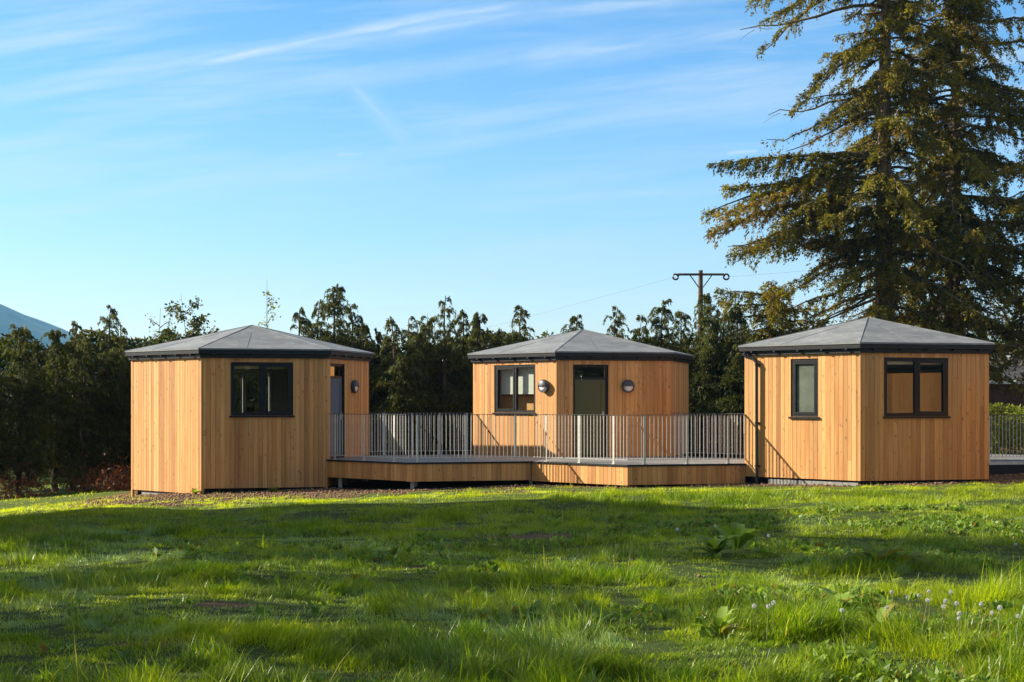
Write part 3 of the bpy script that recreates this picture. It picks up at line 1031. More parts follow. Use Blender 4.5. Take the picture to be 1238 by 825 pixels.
# clods of earth -------------------------------------------------------------
def build_clods():
    n = 26000
    x = rng.uniform(-11, 13, n); y = rng.uniform(32.5, 41, n)
    n2 = 1500
    x = np.concatenate([x, rng.uniform(-7, 7, n2)]); y = np.concatenate([y, rng.uniform(11, 26, n2)])
    s = soil(x, y)
    k = rng.random(len(x)) < s * .9
    for (c, r) in ((L_C, 2.65), (M_C, 2.9), (R_C, 2.75), (D1_C, 2.7), (D2_C, 2.7)): k &= np.hypot(x - c[0], y - c[1]) > r
    x, y = x[k], y[k]
    n = len(x)
    sz = rng.gamma(2.0, .0075, n) + .006
    sz = np.minimum(sz, .042)
    z = gz(x, y) + sz * .3
    base = np.array([(1, 0, 0), (-1, 0, 0), (0, 1, 0), (0, -1, 0), (0, 0, 1), (0, 0, -1), (.6, .6, .55), (-.6, -.6, .55)], float)
    tri = np.array([(0, 6, 4), (6, 2, 4), (2, 1, 4), (1, 7, 4), (7, 3, 4), (3, 0, 4), (0, 2, 6), (1, 3, 7), (2, 0, 5), (1, 2, 5), (3, 1, 5), (0, 3, 5)])
    jit = base[None] * rng.uniform(.55, 1.25, (n, 8, 1)) * sz[:, None, None] * np.array([1, 1, .75])
    a = rng.uniform(0, 6.28, n); ca, sa = np.cos(a)[:, None], np.sin(a)[:, None]
    v = np.stack([jit[..., 0] * ca - jit[..., 1] * sa + x[:, None], jit[..., 0] * sa + jit[..., 1] * ca + y[:, None], jit[..., 2] + z[:, None]], -1).reshape(-1, 3)
    t = ((np.arange(n) * 8)[:, None, None] + tri[None]).reshape(-1, 3)
    me = np_mesh('soil_clods', v, None, t, M['clod'], np.ones((len(v), 3)))
    o = link('soil_clods', me)
    tag(o, 'crumbled brown clods of earth along the foot of the cabins', 'soil', kind='stuff')


build_clods()


# ------------------------------------------------------------------ foliage
def leaf_quads(P, D, length, width, roll=None):
    """rhombus leaves at points P along directions D (n,3)"""
    n = len(P)
    D = D / (np.linalg.norm(D, axis=1, keepdims=True) + 1e-9)
    rv = rng.normal(size=(n, 3))
    S = np.cross(D, rv); S /= (np.linalg.norm(S, axis=1, keepdims=True) + 1e-9)
    l = length[:, None]; w = width[:, None]
    a = P; b = P + D * l * .45 + S * w * .5; c = P + D * l; d = P + D * l * .45 - S * w * .5
    v = np.stack([a, b, c, d], 1).reshape(-1, 3)
    q = np.arange(n * 4).reshape(-1, 4)
    return v, q


def crown_obj(name, parent, v, q, mat, light, dry):
    col = np.repeat(np.stack([light, dry, light * 0], -1), 4, 0)
    return link(name, np_mesh(name, v, q, None, mat, col), parent)


def cypress(base, H, Rm, label, feather=.5, n_branch=330, lean=0.0, seed=0, spread=1.0, per=30, group='conifers of the boundary hedge', light0=0.0):
    r = np.random.default_rng(seed)
    root = empty('cypress_tree', (base[0], base[1], float(gz(base[0], base[1]))))
    tag(root, label, 'tree', group)
    # trunk with a nodding leader
    tip = r.uniform(-.35, .35)
    hs = np.linspace(0, 1, 9)
    tx = lean * hs + tip * np.clip(hs - .86, 0, 1) ** 1.3 * 4; ty = .1 * np.sin(hs * 5)
    trunk_pts = [(tx[i], ty[i], hs[i] * H - .25 * (i == 0)) for i in range(9)]
    trunk_pts = [p for p in trunk_pts]
    t = MB(); t.tube(trunk_pts, [.09 * (1 - h) * (H / 5) + .012 for h in hs], 7); # main stem and a few side leaders; each leader is a plume of its own that ends in a point
    leaders = [(0.0, 0.0, 1.0, 1.0)]
    for i in range(int(r.integers(2, 5))):
        a_ = r.uniform(0, 6.283); d_ = Rm * r.uniform(.3, .75)
        leaders.append((math.cos(a_) * d_, math.sin(a_) * d_, r.uniform(.62, .93), r.uniform(.45, .7)))
    w_ = np.array([l[3] * l[2] for l in leaders]); w_ = w_ / w_.sum()
    for (dx_, dy_, h_, w2_) in leaders[1:]:
        t.tube([(0, 0, .15 * H * h_), (dx_ * .7, dy_ * .7, .4 * H * h_), (dx_, dy_, .7 * H * h_), (dx_ + np.interp(h_, hs, tx), dy_ + np.interp(h_, hs, ty), H * h_)], [.05, .035, .02, .006], 6)
    B = n_branch
    li = r.choice(len(leaders), B, p=w_)
    lx, ly, lh, lw = [np.array(leaders)[li, j] for j in range(4)]
    u0 = np.where(r.random(B) < .70, r.uniform(.02, .7, B), r.uniform(.5, 1.0, B) ** .9)
    az = r.uniform(0, 2 * np.pi, B)
    taper = np.clip((1 - u0) / .62, 0, 1)
    prof = (.04 + .96 * taper ** 1.2) * (.5 + .7 * r.random(B)) * lw
    Ln = Rm * prof * spread + .05
    top = sstep(.55, .8, u0 * (.35 + .65 * lh))
    Ln = Ln * (1 - top) + top * np.where(u0 > .95, r.uniform(.12, .26, B), np.maximum(Ln * r.uniform(.7, 1.2, B), r.uniform(.16, .50, B)))
    bz = u0 * H * lh; bx = np.interp(u0 * lh, hs, tx) + lx * np.clip(u0 * 2, 0, 1); by = np.interp(u0 * lh, hs, ty) + ly * np.clip(u0 * 2, 0, 1)
    rise = r.uniform(.5, 1.3, B)
    droop = r.uniform(.3, 1.0, B) * (.6 + feather * .5) + top * r.uniform(.1, .65, B)
    # points along branches
    k = per
    uu = r.uniform(.08, 1.0, (B, k)) ** .8
    x = bx[:, None] + np.cos(az)[:, None] * Ln[:, None] * uu
    y = by[:, None] + np.sin(az)[:, None] * Ln[:, None] * uu
    z = bz[:, None] + Ln[:, None] * (rise[:, None] * uu - droop[:, None] * uu ** 3.4)
    # flat fronds either side
    side = r.normal(0, .12, (B, k)) * (1 - .6 * top)[:, None] * (.4 + uu) * Ln[:, None] ** .5
    x += -np.sin(az)[:, None] * side; y += np.cos(az)[:, None] * side
    z += -np.abs(side) * .35 + r.normal(0, .035, (B, k)) * (1 - .4 * top)[:, None] - top[:, None] * np.abs(r.normal(0, .03, (B, k)))
    P = np.stack([x, y, z], -1).reshape(-1, 3)
    dzd = rise[:, None] - 3.4 * droop[:, None] * uu ** 2.4
    D = np.stack([np.cos(az)[:, None] * np.ones((1, k)), np.sin(az)[:, None] * np.ones((1, k)), dzd - .25 - .7 * top[:, None]], -1).reshape(-1, 3)
    D += r.normal(0, .42, D.shape)
    ln = r.uniform(.05, .135, len(P)); wd = ln * r.uniform(.2, .36, len(P))
    v, q = leaf_quads(P, D, ln, wd)
    clump = r.uniform(0, 1, B)[:, None] * np.ones((1, k))
    light = np.clip(clump * .5 + r.uniform(0, .3, (B, k)) + light0 + .2 * top[:, None], 0, 1).ravel()  # tops lighter: sunlight on the crown put into the leaf tone
    dry = np.where(r.random(len(P)) < .05, r.uniform(.2, .8, len(P)), 0)
    crown_obj('crown', root, v, q, M['cypress'], light, dry)
    # the thin wood that shows between the fronds near the top
    tw = t
    idx = [i for i in range(B) if u0[i] > .5]
    for i in idx[:130]:
        pts = []
        for s in (0, .35, .7, 1.0):
            pts.append((bx[i] + math.cos(az[i]) * Ln[i] * s, by[i] + math.sin(az[i]) * Ln[i] * s, bz[i] + Ln[i] * (rise[i] * s - droop[i] * s ** 3.4)))
        tw.tube(pts, [.011, .008, .006, .003], 4, cap=False)
    tw.build('trunk', M['bark_dark'], root)
    return root


def at(px, Y):
    return ((px - 619) / FPX * Y, Y)


def top_z(ypx, Y):
    return CAM_Z + (484.83 - ypx) / FPX * Y


# (px, top y, distance, radius, feather, label)
HEDGE = [
    (-75, 392, 47.5, 1.35, .4, 'dark cypress just outside the left edge, nearest end of the hedge'),
    (-22, 400, 47.5, 1.3, .4, 'dark cypress cut by the left edge of the photo below the mountain'),
    (22, 396, 48, 1.25, .6, 'dense dark cypress directly below the blue mountain'),
    (66, 402, 49, 1.1, .8, 'thin topped cypress below the foot of the mountain slope'),
    (104, 408, 48.5, 1.15, .5, 'low dark cypress between the mountain foot and the tall feathery tip'),
    (133, 370, 49, 1.0, .9, 'cypress with a tall feathery tip just left of the left cabin'),
    (168, 420, 49, 1.1, .7, 'low cypress hidden behind the left corner of the left cabin roof'),
    (250, 412, 50, 1.2, .5, 'low cypress behind the left slope of the left cabin roof'),
    (312, 410, 50, 1.2, .5, 'low cypress behind the peak of the left cabin roof'),
    (362, 376, 50, 1.0, .9, 'slender cypress right of the left cabin roof peak'),
    (402, 343, 50, 1.5, .6, 'tallest broad cypress behind the right slope of the left cabin roof'),
    (440, 392, 50.5, 1.2, .6, 'shorter cypress above the right corner of the left cabin'),
    (481, 383, 49, 1.15, .8, 'cypress with a spiky top just right of the left cabin'),
    (511, 396, 50, 1.0, .8, 'low cypress between the spiky one and the tall nodding one'),
    (538, 358, 49.5, 1.1, .9, 'tall cypress with a nodding tip between the left and middle cabins'),
    (581, 382, 50, 1.0, .9, 'narrow cypress above the left corner of the middle cabin'),
    (610, 398, 50.5, .85, .9, 'sparse cypress tip above the left eave of the middle cabin'),
    (631, 371, 50.5, .8, 1.0, 'thin drooping cypress above the left slope of the middle cabin roof'),
    (697, 381, 51, .95, .9, 'feathery cypress top behind the peak of the middle cabin roof'),
    (740, 372, 51, .95, 1.0, 'feathery cypress top right of the middle cabin roof peak'),
    (795, 366, 50.5, 1.45, .5, 'full bright green cypress above the right slope of the middle cabin'),
    (851, 356, 50, 1.3, .9, 'cypress growing up round the foot of the telegraph pole'),
    (88, 392, 49.5, .7, .8, 'slim pointed cypress between the mountain foot and the tall feathery tip'),
    (150, 393, 50.5, .7, .9, 'slim cypress tip touching the left cabin roof corner from behind'),
    (281, 398, 50.5, .6, .9, 'small cypress tip left of the left cabin roof peak'),
    (382, 362, 51, .8, .9, 'slim cypress tucked against the left side of the tallest broad one'),
    (424, 368, 51, .8, .9, 'slim cypress tucked against the right side of the tallest broad one'),
    (459, 398, 51, .8, .8, 'low cypress filling the gap just right of the left cabin roof'),
    (497, 386, 51, .7, .9, 'slim cypress directly behind the spiky one'),
    (556, 378, 51, .75, .9, 'slim cypress right of the tall nodding one'),
    (822, 378, 51.5, .9, .8, 'cypress between the full bright green one and the telegraph pole'),
    (873, 368, 51, .8, .9, 'slim cypress just right of the telegraph pole'),
    (893, 372, 49.5, 1.2, .7, 'dark cypress between the telegraph pole and the right cabin roof'),
]
for i, (px, ty, Y, rm, fe, lab) in enumerate(HEDGE):
    x, y = at(px, Y)
    g = float(gz(x, y))
    cypress((x, y), top_z(ty, Y) - g, rm, lab, fe, seed=100 + i, lean=random.uniform(-.15, .15), n_branch=int(430 * rm), per=60)


# dense hedge body behind the single trees
def hedge_body(name, label, x0, x1, Y, depth, ztop, mat, n, leaf=.15, seed=1, jag=.5, light=(0, 1), dryp=.06, cat='hedge', loc_top=None):
    r = np.random.default_rng(seed)
    root = empty(name, ((x0 + x1) / 2, Y, float(gz((x0 + x1) / 2, Y))))
    tag(root, label, cat)
    g0 = root.location.z
    x = r.uniform(x0, x1, n)
    prof = vnoise(x, x * 0 + Y, 1.3, seed) * .6 + vnoise(x, x * 0, .45, seed + 1) * .4
    zt = ztop + (prof - .5) * 2 * jag
    uz = r.random(n)
    z = uz * (zt - g0)
    bul = .75 + .5 * vnoise(x, z, .9, seed + 2)
    sh = np.sqrt(np.clip(1 - uz ** 4, .05, 1))
    yy = np.where(r.random(n) < .62, -1.0, r.uniform(-1, 1, n)) * depth / 2 * bul * sh + r.normal(0, .05, n)
    P = np.stack([x - (x0 + x1) / 2, yy, z], -1)
    D = r.normal(0, .6, (n, 3)) + np.array([0, -.6, -.15])
    ln = r.uniform(.6, 1.4, n) * leaf; wd = ln * r.uniform(.28, .5, n)
    v, q = leaf_quads(P, D, ln, wd)
    cl = vnoise(x * 3, z * 3, 1.0, seed + 4) * .6 + r.uniform(0, .4, n)
    cl = light[0] + cl * (light[1] - light[0])
    dry = np.where(r.random(n) < dryp, r.uniform(.2, .9, n), 0)
    crown_obj('foliage', root, v, q, mat, np.clip(cl, 0, 1), dry)
    st = MB()
    k = max(3, int((x1 - x0) / .9))
    for i in range(k):
        xx = (i + .5) / k * (x1 - x0) - (x1 - x0) / 2 + r.uniform(-.2, .2)
        st.tube([(xx, 0, -.2), (xx + .1, .05, .8), (xx - .05, 0, (ztop - g0) * .75)], [.05, .04, .015], 6)
    st.build('stems', M['bark_dark'], root)
    return root


hedge_body('cypress_hedge', 'long dense dark hedge behind the single cypresses, from the left edge to the right cabin', -19, 9.5, 51.5, 2.2, 3.85, M['cypress'], 140000, .17, 5, .55)
hedge_body('clipped_hedge', 'sunlit yellow green hedge beyond the walkway at the right edge', 11.5, 22, 45.8, 1.2, 1.80, M['lighthedge'], 30000, .10, 9, .12, (.2, 1), .10)


# mixed shrubs and saplings that rise over the hedge
def broad_tree(base, H, cr, label, name='sapling', seed=0, n_leaf=900, mat='broad', bark='twig', leaf=.07, n_limb=16, trunk_r=.03, crown_from=.3, cat='tree', dry=.1, clump=.16):
    r = np.random.default_rng(seed)
    root = empty(name, (base[0], base[1], float(gz(base[0], base[1]))))
    tag(root, label, cat)
    t = MB()
    t.tube([(0, 0, -.2), (r.uniform(-.1, .1) * cr, 0, H * .35), (r.uniform(-.15, .15) * cr, r.uniform(-.1, .1) * cr, H * .7), (r.uniform(-.2, .2) * cr, 0, H)], [trunk_r, trunk_r * .8, trunk_r * .5, trunk_r * .12], 8)
    br = t; P = []; D = []
    for i in range(n_limb):
        u = crown_from + (1 - crown_from) * (i + r.random()) / n_limb
        a = r.uniform(0, 6.283)
        L = cr * (1.15 - .75 * (u - crown_from) / (1 - crown_from)) * r.uniform(.6, 1.1)
        up = r.uniform(.5, 1.3)
        pts = []
        for s in np.linspace(0, 1, 5):
            pts.append(np.array([math.cos(a) * L * s, math.sin(a) * L * s, u * H * .92 + L * up * s * .8 - L * .25 * s * s]) + r.normal(0, .03 * L, 3) * s)
        br.tube([tuple(p) for p in pts], [trunk_r * .45 * (1 - .85 * s) + .003 for s in np.linspace(0, 1, 5)], 5, cap=False)
        for j in range(5):
            s = r.uniform(.3, 1); p = np.array(pts[min(4, int(s * 4.99))])
            dd = r.normal(0, 1, 3) + np.array([math.cos(a), math.sin(a), .4]); dd /= np.linalg.norm(dd)
            l2 = L * r.uniform(.2, .5)
            br.tube([tuple(p), tuple(p + dd * l2 * .5 + r.normal(0, .02, 3)), tuple(p + dd * l2)], [.007, .005, .002], 4, cap=False)
            m = max(1, int(n_leaf / (n_limb * 5)))
            for q in range(m):
                P.append(p + dd * l2 * r.uniform(.2, 1.05) + r.normal(0, clump * .5, 3)); D.append(r.normal(0, 1, 3) + np.array([0, 0, -.3]))
    br.build('trunk', M[bark], root)
    P = np.array(P); D = np.array(D); n = len(P)
    ln = r.uniform(.6, 1.4, n) * leaf; v, q = leaf_quads(P, D, ln, ln * r.uniform(.5, .75, n))
    crown_obj('crown', root, v, q, M[mat], r.uniform(.1, 1, n), np.where(r.random(n) < dry, r.uniform(.2, .9, n), 0))
    return root


x, y = at(193, 49.5); broad_tree((x, y), top_z(368, 49.5) + .5, .9, 'thin twiggy shrub behind the left end of the left cabin roof', 'shrub', 3, 620, n_limb=22)
x, y = at(226, 50.5); broad_tree((x, y), top_z(352, 50.5) + .5, 1.15, 'leafy shrub above the left slope of the left cabin roof', 'shrub', 4, 2600, mat='cypress', n_limb=26, leaf=.10, dry=.1)
x, y = at(324, 50); broad_tree((x, y), top_z(343, 50) + .5, .62, 'slim sapling with sparse yellow leaves behind the left cabin roof peak', 'sapling', 6, 420, n_limb=22, leaf=.09, dry=.45, mat='lighthedge')
x, y = at(1222, 63); broad_tree((x, y), top_z(345, 63), 2.9, 'almost bare tree with crooked limbs at the right edge', 'bare_tree', 8, 900, n_limb=26, leaf=.08, trunk_r=.12, mat='spruce', dry=.2)
x, y = at(1234, 66); broad_tree((x, y), 5.0, 2.4, 'leafy bush above the shed roof at the right edge', 'bush', 12, 6500, n_limb=34, leaf=.12, trunk_r=.06, mat='broad', dry=.1)

# russet undergrowth at the foot of the hedge
for (px, ypx, Y, w, lab, sd) in ((122, 585, 46.2, .55, 'larger russet dead bracken clump at the hedge foot beside the left cabin', 31), (146, 580, 45.2, .35, 'small russet bracken clump touching the left cabin corner', 32), (20, 598, 46.0, .6, 'low russet bracken clump at the hedge foot near the left edge', 33)):
    x, y = at(px, Y)
    r = np.random.default_rng(sd)
    g = float(gz(x, y))
    root = empty('bracken_clump', (x, y, g)); tag(root, lab, 'bracken', 'russet bracken at the hedge foot')
    n = 900
    P = np.stack([r.normal(0, w, n), r.normal(0, .25, n), np.abs(r.normal(0, .34, n))], -1)
    D = r.normal(0, 1, (n, 3)) + np.array([0, 0, .5]); ln = r.uniform(.06, .16, n)
    v, q = leaf_quads(P, D, ln, ln * .3)
    crown_obj('fronds', root, v, q, M['russet'], r.random(n), r.random(n) * .5)
    st = MB()
    for k in range(14):
        p = (r.normal(0, w * .8), r.normal(0, .2), 0); st.tube([(p[0], p[1], -.1), (p[0] + r.normal(0, .06), p[1], .3), (p[0] + r.normal(0, .15), p[1], .6)], [.006, .005, .002], 4)
    st.build('stalks', M['twig'], root)


# ------------------------------------------------------------------ big spruces
def spruce(base, H, label, limbs, n_rand, Rmax, trunk_r, seed, zmin=2.5, group=None, twig_step=.13, dens=1.0, dead=8, zmax_fol=None, light0=0.0):
    r = np.random.default_rng(seed)
    g = float(gz(base[0], base[1]))
    root = empty('spruce_tree', (base[0], base[1], g))
    tag(root, label, 'tree', group)
    hs = np.linspace(0, 1, 14)
    tx = .12 * np.sin(hs * 4 + seed) * trunk_r * 3; ty = .1 * np.cos(hs * 3 + seed)
    t = MB()
    t.tube([(tx[i], ty[i], hs[i] * H - (.3 if i == 0 else 0)) for i in range(14)], [trunk_r * (1 - .82 * h ** .9) * (1.25 if i == 0 else 1) + .01 for i, h in enumerate(hs)], 12)
    # stubs of broken limbs
    for i in range(int(H * 1.6)):
        z = r.uniform(1.5, H * .8); a = r.uniform(0, 6.28); l = r.uniform(.15, .5); rr = trunk_r * (1 - .8 * z / H)
        t.tube([(math.cos(a) * rr * .8, math.sin(a) * rr * .8, z), (math.cos(a) * (rr + l), math.sin(a) * (rr + l), z - l * .2)], [.03, .012], 5)
    t.build('trunk', M['bark'], root)
    spec = list(limbs)
    for i in range(n_rand):
        z = zmin + (H - zmin) * ((i + r.random()) / n_rand) ** 1.05
        prof = np.interp(z / H, [0, .15, .35, .6, .85, 1], [.75, .95, 1.0, .8, .42, .05])
        spec.append((z, math.degrees(r.uniform(0, 6.283)), Rmax * prof * r.uniform(.5, 1.05), r.uniform(.0, .35), r.uniform(.35, .95), r.uniform(.25, 1.15)))
    for i in range(int(n_rand * .5)):
        spec.append((H * r.uniform(.35, .98) if i % 4 else H * r.uniform(.2, .4), r.uniform(-130, -50), Rmax * r.uniform(.2, .6), r.uniform(0, .3), r.uniform(.4, .8), r.uniform(.8, 1.3)))
    lb = MB(); P = []; D = []; Lt = []; Dr = []
    for (z0, azd, L, rise, sag, dn) in spec:
        a = R(azd); ca, sa = math.cos(a), math.sin(a)
        bend = r.normal(0, .2); wv = r.normal(0, .025); ph = r.uniform(0, 6)
        tone = r.uniform(0, .6); brown = r.random() < .10

        def pos(u):
            return np.array([ca * L * u - sa * bend * L * u * u, sa * L * u + ca * bend * L * u * u,
                             z0 + L * (rise * u - sag * u ** 1.8 + .16 * u ** 4) + wv * L * math.sin(u * 5 + ph)])
        us = np.linspace(0, 1, 9)
        r0 = .018 + .011 * L
        wob = [r.normal(0, .02 * L, 3) * u for u in us]
        lb.tube([tuple(pos(u) + w) for u, w in zip(us, wob)], [r0 * (1 - .9 * u) + .004 for u in us], 6, cap=False)
        if dn <= 0:
            for k in range(7):
                u = r.uniform(.3, .95); p = pos(u); dd = np.array([ca, sa, 0]) + r.normal(0, .6, 3); l = L * r.uniform(.08, .22)
                lb.tube([tuple(p), tuple(p + dd * l * .5), tuple(p + dd * l + np.array([0, 0, -.08]))], [.009, .006, .002], 4, cap=False)
            continue
        nt_ = max(3, int(L / twig_step))
        for k in range(nt_):
            u = .16 + .84 * (k + r.random()) / nt_
            for sd_ in (-1, 1):
                if r.random() > .66 * min(1, .45 + dn * .5): continue
                tw_t = r.uniform(-.25, .3)
                p = pos(u)
                l = min(1.35, (.16 + .30 * L * (1.08 - u) * .6) * r.uniform(.6, 1.25))
                fw = r.uniform(.4, .95)
                d0 = np.array([ca * fw - sa * sd_ * (1.25 - fw * .5), sa * fw + ca * sd_ * (1.25 - fw * .5), r.uniform(-.25, .12)])
                d0 /= np.linalg.norm(d0)
                hang = r.uniform(.35, 1.5)
                if r.random() < .25:
                    e = p + d0 * l * .9 + np.array([0, 0, -hang * l * .8])
                    lb.tube([tuple(p), tuple(p + d0 * l * .5 + np.array([0, 0, -hang * l * .25])), tuple(e)], [.009, .006, .003], 4, cap=False)
                m = max(3, int(l * 130 * dn * dens))
                s = r.uniform(.05, 1.0, m)
                pp = p[None] + d0[None] * (l * s)[:, None] + np.array([0, 0, -1.0])[None] * (hang * l * s ** 2)[:, None] + r.normal(0, .035, (m, 3))
                dd = d0[None] + np.stack([s * 0, s * 0, -1.1 * hang * s], -1) + r.normal(0, .62, (m, 3))
                P.append(pp); D.append(dd)
                Lt.append(np.clip(tone + tw_t + r.uniform(0, .4, m) + light0, 0, 1))
                Dr.append(np.where(r.random(m) < (.55 if brown else .10), r.uniform(.3, 1, m), 0))
    # dead bare limbs
    for i in range(dead):
        z = r.uniform(zmin, H * .55); a = r.uniform(0, 6.283); L = r.uniform(1.2, 3.2)
        pts = [(math.cos(a) * L * u + r.normal(0, .05) * u, math.sin(a) * L * u + r.normal(0, .05) * u, z + L * (.02 * u - .28 * u * u + .18 * u ** 4)) for u in np.linspace(0, 1, 7)]
        lb.tube(pts, [.026 * (1 - .85 * u) + .003 for u in np.linspace(0, 1, 7)], 5, cap=False)
        for k in range(6):
            p = np.array(pts[r.integers(2, 7)]); q = p + r.normal(0, .25, 3) + np.array([math.cos(a), math.sin(a), 0]) * .2
            lb.tube([tuple(p), tuple((p + q) / 2 + r.normal(0, .03, 3)), tuple(q)], [.008, .005, .002], 4, cap=False)
    lb.build('limbs', M['twig'], root)
    P = np.concatenate(P); D = np.concatenate(D); n = len(P)
    ln = r.uniform(.05, .14, n); v, q = leaf_quads(P, D, ln, ln * r.uniform(.28, .5, n))
    crown_obj('crown', root, v, q, M['spruce'], np.concatenate(Lt), np.concatenate(Dr))
    print(label, n)
    return root


SY = 51.0
x, y = at(1073, SY)
# limbs aimed to the left of the picture: (height, azimuth, length, rise, sag, density)
tz = lambda yp: top_z(yp, SY)
limbs1 = [
    (tz(-40), 184, 4.5, .25, .75, 1.1), (tz(-20), 174, 4.0, .2, .85, 1.0), (tz(-30), 192, 4.2, .22, .8, .9), (tz(20), 190, 4.4, .12, .32, 0),
    (tz(62), 182, 3.0, .15, 1.0, 1.1), (tz(50), 168, 2.7, .1, .95, 1.0), (tz(105), 195, 2.3, .1, .9, .9),
    (tz(118), 178, 3.6, -.02, .26, 0), (tz(140), 186, 3.3, .05, .6, .35), (tz(132), 172, 3.9, -.05, .40, .25),
    (tz(196), 183, 5.5, .30, .50, 1.2), (tz(208), 176, 5.2, .20, .50, 1.2), (tz(222), 189, 5.6, .18, .55, 1.1),
    (tz(236), 180, 5.7, .10, .48, 1.2), (tz(250), 172, 5.0, .10, .58, 1.0), (tz(260), 194, 5.1, .06, .5, 1.1), (tz(185), 180, 4.4, .15, .5, .6),
    (tz(226), 200, 4.6, .1, .6, .9), (tz(243), 165, 4.9, .1, .6, .9), (tz(205), 181, 5.9, .2, .62, .9),
    (tz(292), 181, 4.9, -.06, .16, 0), (tz(318), 186, 3.2, .1, .6, .9), (tz(335), 176, 3.4, .05, .6, .8), (tz(352), 190, 3.4, -.1, .4, .3),
    (tz(365), 182, 3.2, -.05, .5, .35), (tz(300), 170, 3.6, .1, .7, .9),
]
spruce((x, y), 21.0, 'tall spruce whose bare lower trunk rises behind the peak of the right cabin roof', limbs1, 165, 3.7, .36, 41, 2.5, 'tall spruces behind the right cabin', dens=1.25)
x2, y2 = at(1152, 52.5)
limbs2 = [(top_z(y_, 52.5), a_, l_, .06, s_, d_) for (y_, a_, l_, s_, d_) in ((30, 5, 3.8, .1, .9), (60, -12, 4.0, .2, 1.0), (110, 8, 4.2, .25, 1.0), (150, -5, 4.5, .2, 1.1), (200, 5, 4.6, .22, 1.1), (245, -10, 4.6, .25, 1.1), (275, 8, 4.4, .2, 1.0), (310, -4, 4.2, .2, .9), (330, 20, 4.0, .2, .6), (350, -15, 4.2, .2, .5))]
spruce((x2, y2), 20.0, 'second tall spruce standing to the right of the one behind the roof peak', limbs2, 200, 4.1, .34, 43, 2.5, 'tall spruces behind the right cabin', dens=1.25)
x3, y3 = at(932, 50.5)
limbs3 = [(top_z(360, 50.5), 178, 1.7, .12, .1, 1.2), (top_z(372, 50.5), 186, 1.6, .1, .15, 1.2), (top_z(385, 50.5), 172, 1.6, .1, .2, 1.2), (top_z(375, 50.5), 0, 1.6, .1, .25, 1.2), (top_z(390, 50.5), 10, 1.7, .1, .25, 1.2)]
spruce((x3, y3), top_z(343, 50.5), 'small broad spruce between the telegraph pole and the right cabin roof', limbs3, 80, 1.9, .12, 47, 1.0, dens=1.1, dead=3, light0=.1)
x4, y4 = at(1275, 50)
spruce((x4, y4), 13.0, 'dark spruce outside the right edge reaching branches into the photo', [(top_z(140, 50), 180, 3.2, .1, .3, 1.2), (top_z(300, 50), 184, 3.6, .05, .3, 1.1)], 120, 3.3, .26, 53, 2.8, dens=1.0, dead=5)

# ------------------------------------------------------------------ telegraph pole
PY = 62.0
x, y = at(847, PY); g = float(gz(x, y))
pole = empty('telegraph_pole', (x, y, g)); tag(pole, 'wooden telegraph pole with one crossarm above the hedge', 'pole')
ztop = top_z(327, PY) - g
p = MB(); p.tube([(0, 0, -.5), (0, 0, ztop * .5), (0, 0, ztop)], [.125, .11, .085], 12); p.build('shaft', M['pole'], pole)
za = ztop - .17
p = MB(); p.box(-.88, .88, -.16, -.08, za - .042, za + .042); p.build('crossarm', M['pole'], pole)
p = MB()
for s in (-1, 1):
    p.tube([(s * .06, -.10, za - .52), (s * .42, -.13, za - .03)], .022, 6)
p.build('brace', M['iron'], pole)
for s in (-1, 1):
    q = MB()
    ring = [(s * .97 + .105 * math.cos(t), -.115, za - .09 + .105 * math.sin(t)) for t in np.linspace(0, 2 * math.pi, 17)]
    q.tube(ring, .034, 8)
    q.tube([(s * .86, -.115, za - .03), (s * .93, -.115, za - .06)], .03, 6)
    q.build('insulator', M['ceramic'], pole)
for (lab, pts) in (('thin overhead wire sagging away to the left of the telegraph pole', [(x - 1.0, y - .11, g + za - .1), (x - 8, y + 14, g + za - 1.3), (x - 16, y + 30, g + za - 1.5)]),
                   ('thin overhead wire running from the telegraph pole towards the spruces', [(x + 1.0, y - .11, g + za - .1), (x + 7, y - 2, g + za + .25), (x + 13, y - 4, g + za + 1.1)])):
    w = MB(); w.tube(pts, .0028, 5); o = w.build('overhead_wire', M['iron']); tag(o, lab, 'wire')

# ------------------------------------------------------------------ shed beyond the walkway on the right
x, y = at(1222, 58)
shed = empty('shed', (x + 2.6, y + 1.5, float(gz(x, y)))); tag(shed, 'dark brown shed with a corrugated roof beyond the hedge at the right edge', 'shed')
zt = top_z(462, 58) - shed.location.z
zr = top_z(441, 58) - shed.location.z
w = MB()
for i in range(40):
    w.bbox(-4 + i * .2 + .003, -4 + (i + 1) * .2 - .003, -.03, 0, 0, zt, .004)
w.box(-4, 4, .001, .08, 0, zt - .02); w.box(-4, -3.92, .08, 4, 0, zt - .02); w.box(3.92, 4, .08, 4, 0, zt - .02)
w.build('wall', M['shed_wood'], shed)
rf = MB()
n = 110; vs = []; fs = []
for i in range(n + 1):
    xx = -4.3 + 8.6 * i / n; dz = .022 * math.sin(i * math.pi / 2 * 1.0)
    vs += [(xx, -.5, zt + .08 + dz), (xx, 4.6, zr + .35 + dz)]
for i in range(n): fs.append((2 * i, 2 * i + 2, 2 * i + 3, 2 * i + 1))
rf.add(vs, fs); rf.build('roof', M['sheet'], shed)
gt = MB(); gt.box(-4.3, 4.3, -.56, -.48, zt - .06, zt + .03); gt.build('gutter', M['white_paint'], shed)

# ------------------------------------------------------------------ plants and flowers on the lawn
def ground_point(px, ypx, h=0.0):
    """where a thing whose top of height h shows at this place stands on the lawn"""
    Y = 20.0
    for _ in range(30):
        X = (px - 619) / FPX * Y
        Y = .5 * Y + .5 * (CAM_Z - float(gz(X, Y)) - h) * FPX / (ypx - 484.83)
    return (px - 619) / FPX * Y, Y


